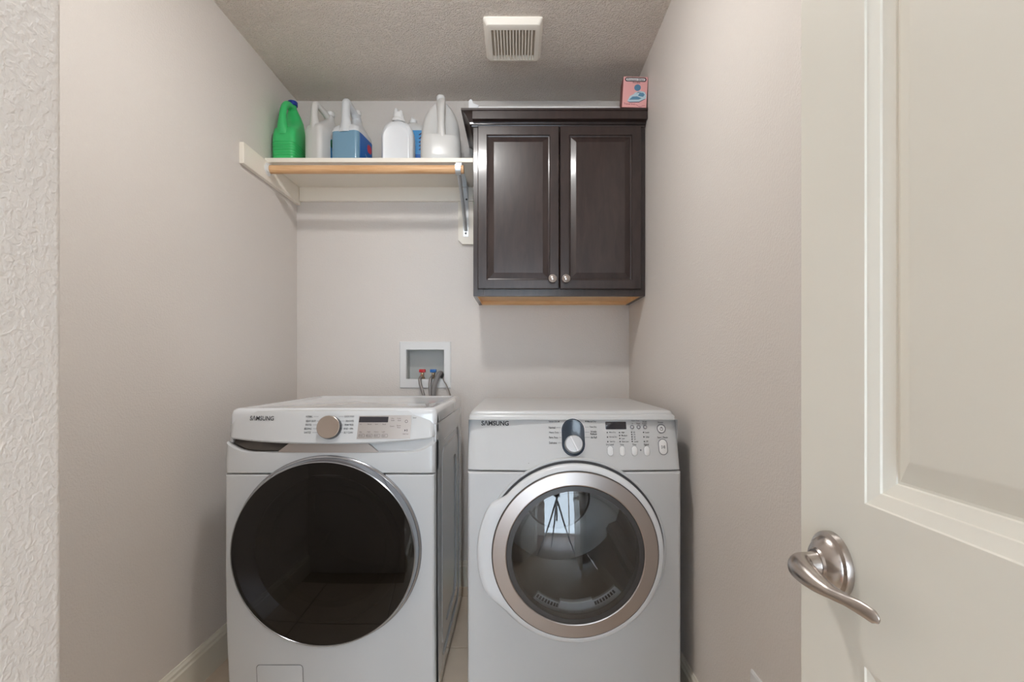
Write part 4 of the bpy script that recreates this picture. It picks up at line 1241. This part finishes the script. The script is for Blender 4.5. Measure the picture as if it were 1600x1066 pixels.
bm = bmn(); flat(bm, rr(0, .1235, .086, .0115, .0057, 6), F(.0002)); obj('brand_oval', bm, M['white_print'], fr_, smooth=False)
iron = [(-.030, .028), (-.020, .024), (.020, .026), (.034, .034), (.047, .042), (.047, .056), (.040, .070), (.020, .074), (.000, .066), (-.004, .060), (-.020, .050)]
bm = bmn(); flat(bm, [(a * 1.05, b) for a, b in iron], F(.0003)); obj('iron_outline', bm, M['iron_light'], fr_, smooth=False)
bm = bmn(); flat(bm, [(-.024, .034), (.018, .036), (.030, .042), (.010, .050), (-.010, .048)], F(.0005)); flat(bm, [(.014, .052), (.036, .048), (.043, .058), (.036, .066), (.020, .066)], F(.0005)); flat(bm, circ(.010, .088, .0145, 20), F(.0004)); obj('iron_picture', bm, M['iron_blue'], fr_, smooth=False, kind='stuff')
bm = bmn(); flat(bm, [(-.032, .0265), (-.020, .0215), (.020, .0235), (.045, .038), (.045, .040), (.020, .0265), (-.020, .0245)], F(.0006)); flat(bm, [(.004, .062), (.014, .066), (.030, .070), (.014, .069)], F(.0006)); obj('iron_dark_line', bm, M['label_dark'], fr_, smooth=False)  # dark lines of the printed iron
bm = bmn(); put_text(bm, 'Travel Iron', -.046, .004, .012, .020, F(.0004), .01)
P_ = [(.008, .014), (.018, .006), (.028, .004), (.036, .009), (.047, .010)]
for (a, b), (c_, d) in zip(P_, P_[1:]): flat(bm, [(a, b - .0008), (c_, d - .0008), (c_, d + .0008), (a, b + .0008)], F(.0004))
obj('print_lettering', bm, M['maroon_print'], fr_, smooth=False, kind='stuff')
t.location = (.5125, 2.200, CT + .0035)
t.rotation_euler = (0, R(3.4), R(-3))

# ================================================================== OUTLET BOX AND HOSES
t = thing('washer_outlet_box', 'white recessed wall box with red and blue valves behind the washer', 'outlet box', (-.476, YB, 1.02))
bm = bmn()
ol = rr(-.476, 1.139, .264, .240, .003, 3); il = rr((bx0 + bx1) / 2, (bz0 + bz1) / 2, bx1 - bx0 - .004, bz1 - bz0 - .004, .003, 3)
sc_ = lambda lp, k: [(-.476 + (a + .476) * k, 1.139 + (b - 1.139) * k) for a, b in lp]
loft(bm, [xz(ol, YB), xz(ol, YB - .006), xz(sc_(ol, .97), YB - .009), xz([(a + (-.476 - a) * -.02, b) for a, b in il], YB - .009), xz(il, YB - .006), xz(il, YB + .02)])
obj('face_frame', bm, M['plastic'], t, smooth=False)
bm = bmn()
e = .001
loft(bm, [sl(bx0 + e, bx1 - e, bz0 + e, bz1 - e, YB + .001), sl(bx0 + e, bx1 - e, bz0 + e, bz1 - e, YB + .085)], False, True)
obj('recess', bm, M['box_in'], t, smooth=False)
for x, m, nm in ((-.4975, M['red'], 'hot_valve'), (-.4405, M['blue'], 'cold_valve')):
    bm = bmn(); lathe(bm, (x, YB + .030, bz0), (0, 0, 1), [(.013, 0), (.013, .012), (.009, .014), (.009, .034), (0, .034)], 18); lathe(bm, (x, YB + .032, bz0 + .022), (0, -1, -.35), [(.008, 0), (.008, .030), (.0105, .032), (.0105, .044), (0, .044)], 18)
    vb = obj(nm, bm, M['brass'], t, angle=40)
    bm = bmn(); box(bm, x - .016, x + .016, YB + .018, YB + .042, bz0 + .036, bz0 + .052, .003, 2); box(bm, x - .005, x + .005, YB + .024, YB + .036, bz0 + .028, bz0 + .038); obj('valve_handle', bm, m, vb, label=('red' if 'hot' in nm else 'blue') + ' valve handle')
def hose(name, label, cat, pts, r_, m, group=None, n=10):
    bm = bmn(); sweep(bm, pts, r_, n, 8)
    return tag(obj(name, bm, m, None, angle=60), label, cat, group)
hose('supply_hose', 'braided hose from the red valve down behind the washer', 'hose', [(-.4985, YB - .010, 1.075), (-.500, YB - .028, 1.062), (-.490, YB - .038, 1.025), (-.470, YB - .045, .96), (-.452, YB - .05, .86), (-.450, YB - .05, .60)], .0078, M['braid'], 'washer supply hoses')
hose('supply_hose', 'braided hose from the blue valve down behind the washer', 'hose', [(-.4415, YB - .010, 1.075), (-.445, YB - .028, 1.065), (-.446, YB - .040, 1.025), (-.440, YB - .046, .96), (-.432, YB - .05, .86), (-.43, YB - .05, .60)], .0078, M['braid'], 'washer supply hoses')
hose('drain_hose', 'thick grey drain hose hooked into the right of the wall box', 'hose', [(-.398, YB + .050, 1.080), (-.398, YB + .016, 1.094), (-.402, YB - .024, 1.092), (-.414, YB - .044, 1.060), (-.422, YB - .072, 1.01), (-.420, YB - .078, .93), (-.415, YB - .078, .60)], .0125, M['drain'])
hose('power_cord', 'thin grey cord arching over the corner of the wall box', 'cord', [(-.3815, YB + .020, 1.074), (-.3815, YB - .010, 1.074), (-.3780, YB - .022, 1.058), (-.362, YB - .026, 1.032), (-.348, YB - .028, .995), (-.344, YB - .028, .95), (-.344, YB - .028, .60)], .0030, M['cord'])

# ================================================================== CEILING VENT
t = thing('ceiling_vent', 'cream plastic exhaust fan grille on the ceiling', 'vent', (-.018, 2.08, ZC))
vx0, vx1, vy0, vy1 = -.137, .100, 1.952, 2.212
vc = ((vx0 + vx1) / 2, (vy0 + vy1) / 2)
def vl(d, z, r_): return xy(rr(vc[0], vc[1], vx1 - vx0 - 2 * d, vy1 - vy0 - 2 * d, r_, 4), z)
sx0, sx1, sy0, sy1 = vx0 + .030, vx1 - .030, vy0 + .042, vy1 - .026
inn = lambda z: xy(rr((sx0 + sx1) / 2, (sy0 + sy1) / 2, sx1 - sx0, sy1 - sy0, .003, 4), z)
bm = bmn(); loft(bm, [vl(0, ZC, .012), vl(0, ZC - .006, .012), vl(.012, ZC - .024, .014), vl(.018, ZC - .026, .014), inn(ZC - .026), inn(ZC - .004)])
obj('vent_frame', bm, M['vent'], t, angle=30)
bm = bmn(); box(bm, sx0 - .01, sx1 + .01, sy0 - .01, sy1 + .01, ZC - .006, ZC - .002); obj('vent_backing', bm, M['ventdark'], t, smooth=False)
ns = 13
bm = bmn(); box(bm, -.0030, .0030, sy0 - .001, sy1 + .001, ZC - .0258, ZC - .012, .001, 1)
first = None
for k in range(ns):
    x = sx0 + (sx1 - sx0) * (k + 1) / (ns + 1)
    if first is None:
        first = obj('slat', bm, M['vent'], t, smooth=False); first.location = (x, 0, 0)
    else:
        o = first.copy(); COL.objects.link(o); o.parent = t; o.location = (x, 0, 0)

# outlet cover on the right wall
t = thing('wall_outlet', 'white outlet cover plate low on the right wall', 'outlet', (XR, 1.188, .33))
bm = bmn()
ol = rr(1.188, .332, .072, .116, .004, 3)
loft(bm, [[(XR, a, b) for a, b in ol], [(XR - .003, a, b) for a, b in ol], [(XR - .006, a, b) for a, b in rr(1.188, .332, .064, .108, .004, 3)]], False, True)
obj('cover_plate', bm, M['plastic'], t)
for z in (.352, .312):
    bm = bmn(); lp = rr(1.188, z, .034, .028, .010, 4); loft(bm, [[(XR - .006, a, b) for a, b in lp], [(XR - .0075, a, b) for a, b in lp]], False, True); so = obj('socket', bm, M['plastic'], t)
    bm = bmn()
    for q in (-.006, .006): box(bm, XR - .0078, XR - .0074, 1.188 + q - .001, 1.188 + q + .001, z - .004, z + .005)
    obj('socket_slots', bm, M['black'], so, smooth=False, kind='stuff')

# ================================================================== TRIPOD AND CAMERA (seen only as reflections in the machine doors)
t = thing('tripod', 'black photo tripod standing in the doorway, mirrored in the dryer door', 'tripod', (0, -.12, 0))
bm = bmn(); lathe(bm, (0, -.12, .90), (0, 0, 1), [(0, 0), (.03, 0), (.04, .03), (.04, .08), (.02, .10), (.02, .15), (.035, .155), (.035, .165), (0, .165)], 20); obj('tripod_head', bm, M['tripod'], t)
bm = bmn(); lathe(bm, (0, -.12, .62), (0, 0, 1), [(0, 0), (.014, 0), (.014, .30), (0, .30)], 14); obj('centre_column', bm, M['tripod'], t)
for (x, y) in ((-.33, .03), (-.16, -.52), (.34, -.02)):
    bm = bmn(); sweep(bm, [(x * .08, -.12 + (y + .12) * .08, .95), (x * .5, -.12 + (y + .12) * .5, .48), (x, y, .012)], [.017, .014, .010], 10, 4); lg = obj('leg', bm, M['tripod'], t)
    bm = bmn(); lathe(bm, (x, y, 0), (0, 0, 1), [(0, 0), (.014, 0), (.014, .014), (0, .02)], 12); obj('rubber_foot', bm, M['rubber'], lg)
t = thing('photo_camera', 'black camera mounted on the tripod, mirrored in the dryer door', 'camera', (0, -.12, 1.066))
bm = bmn(); box(bm, -.065, .065, -.155, -.095, 1.066, 1.165, .008, 2); box(bm, -.03, .03, -.15, -.095, 1.165, 1.19, .008, 2); obj('camera_body', bm, M['tripod'], t)
bm = bmn(); lathe(bm, (0, -.095, 1.13), (0, 1, 0), [(.032, 0), (.036, .01), (.036, .05), (.033, .06), (.026, .06), (.020, .052), (0, .050)], 28); obj('lens', bm, M['tripod'], t)
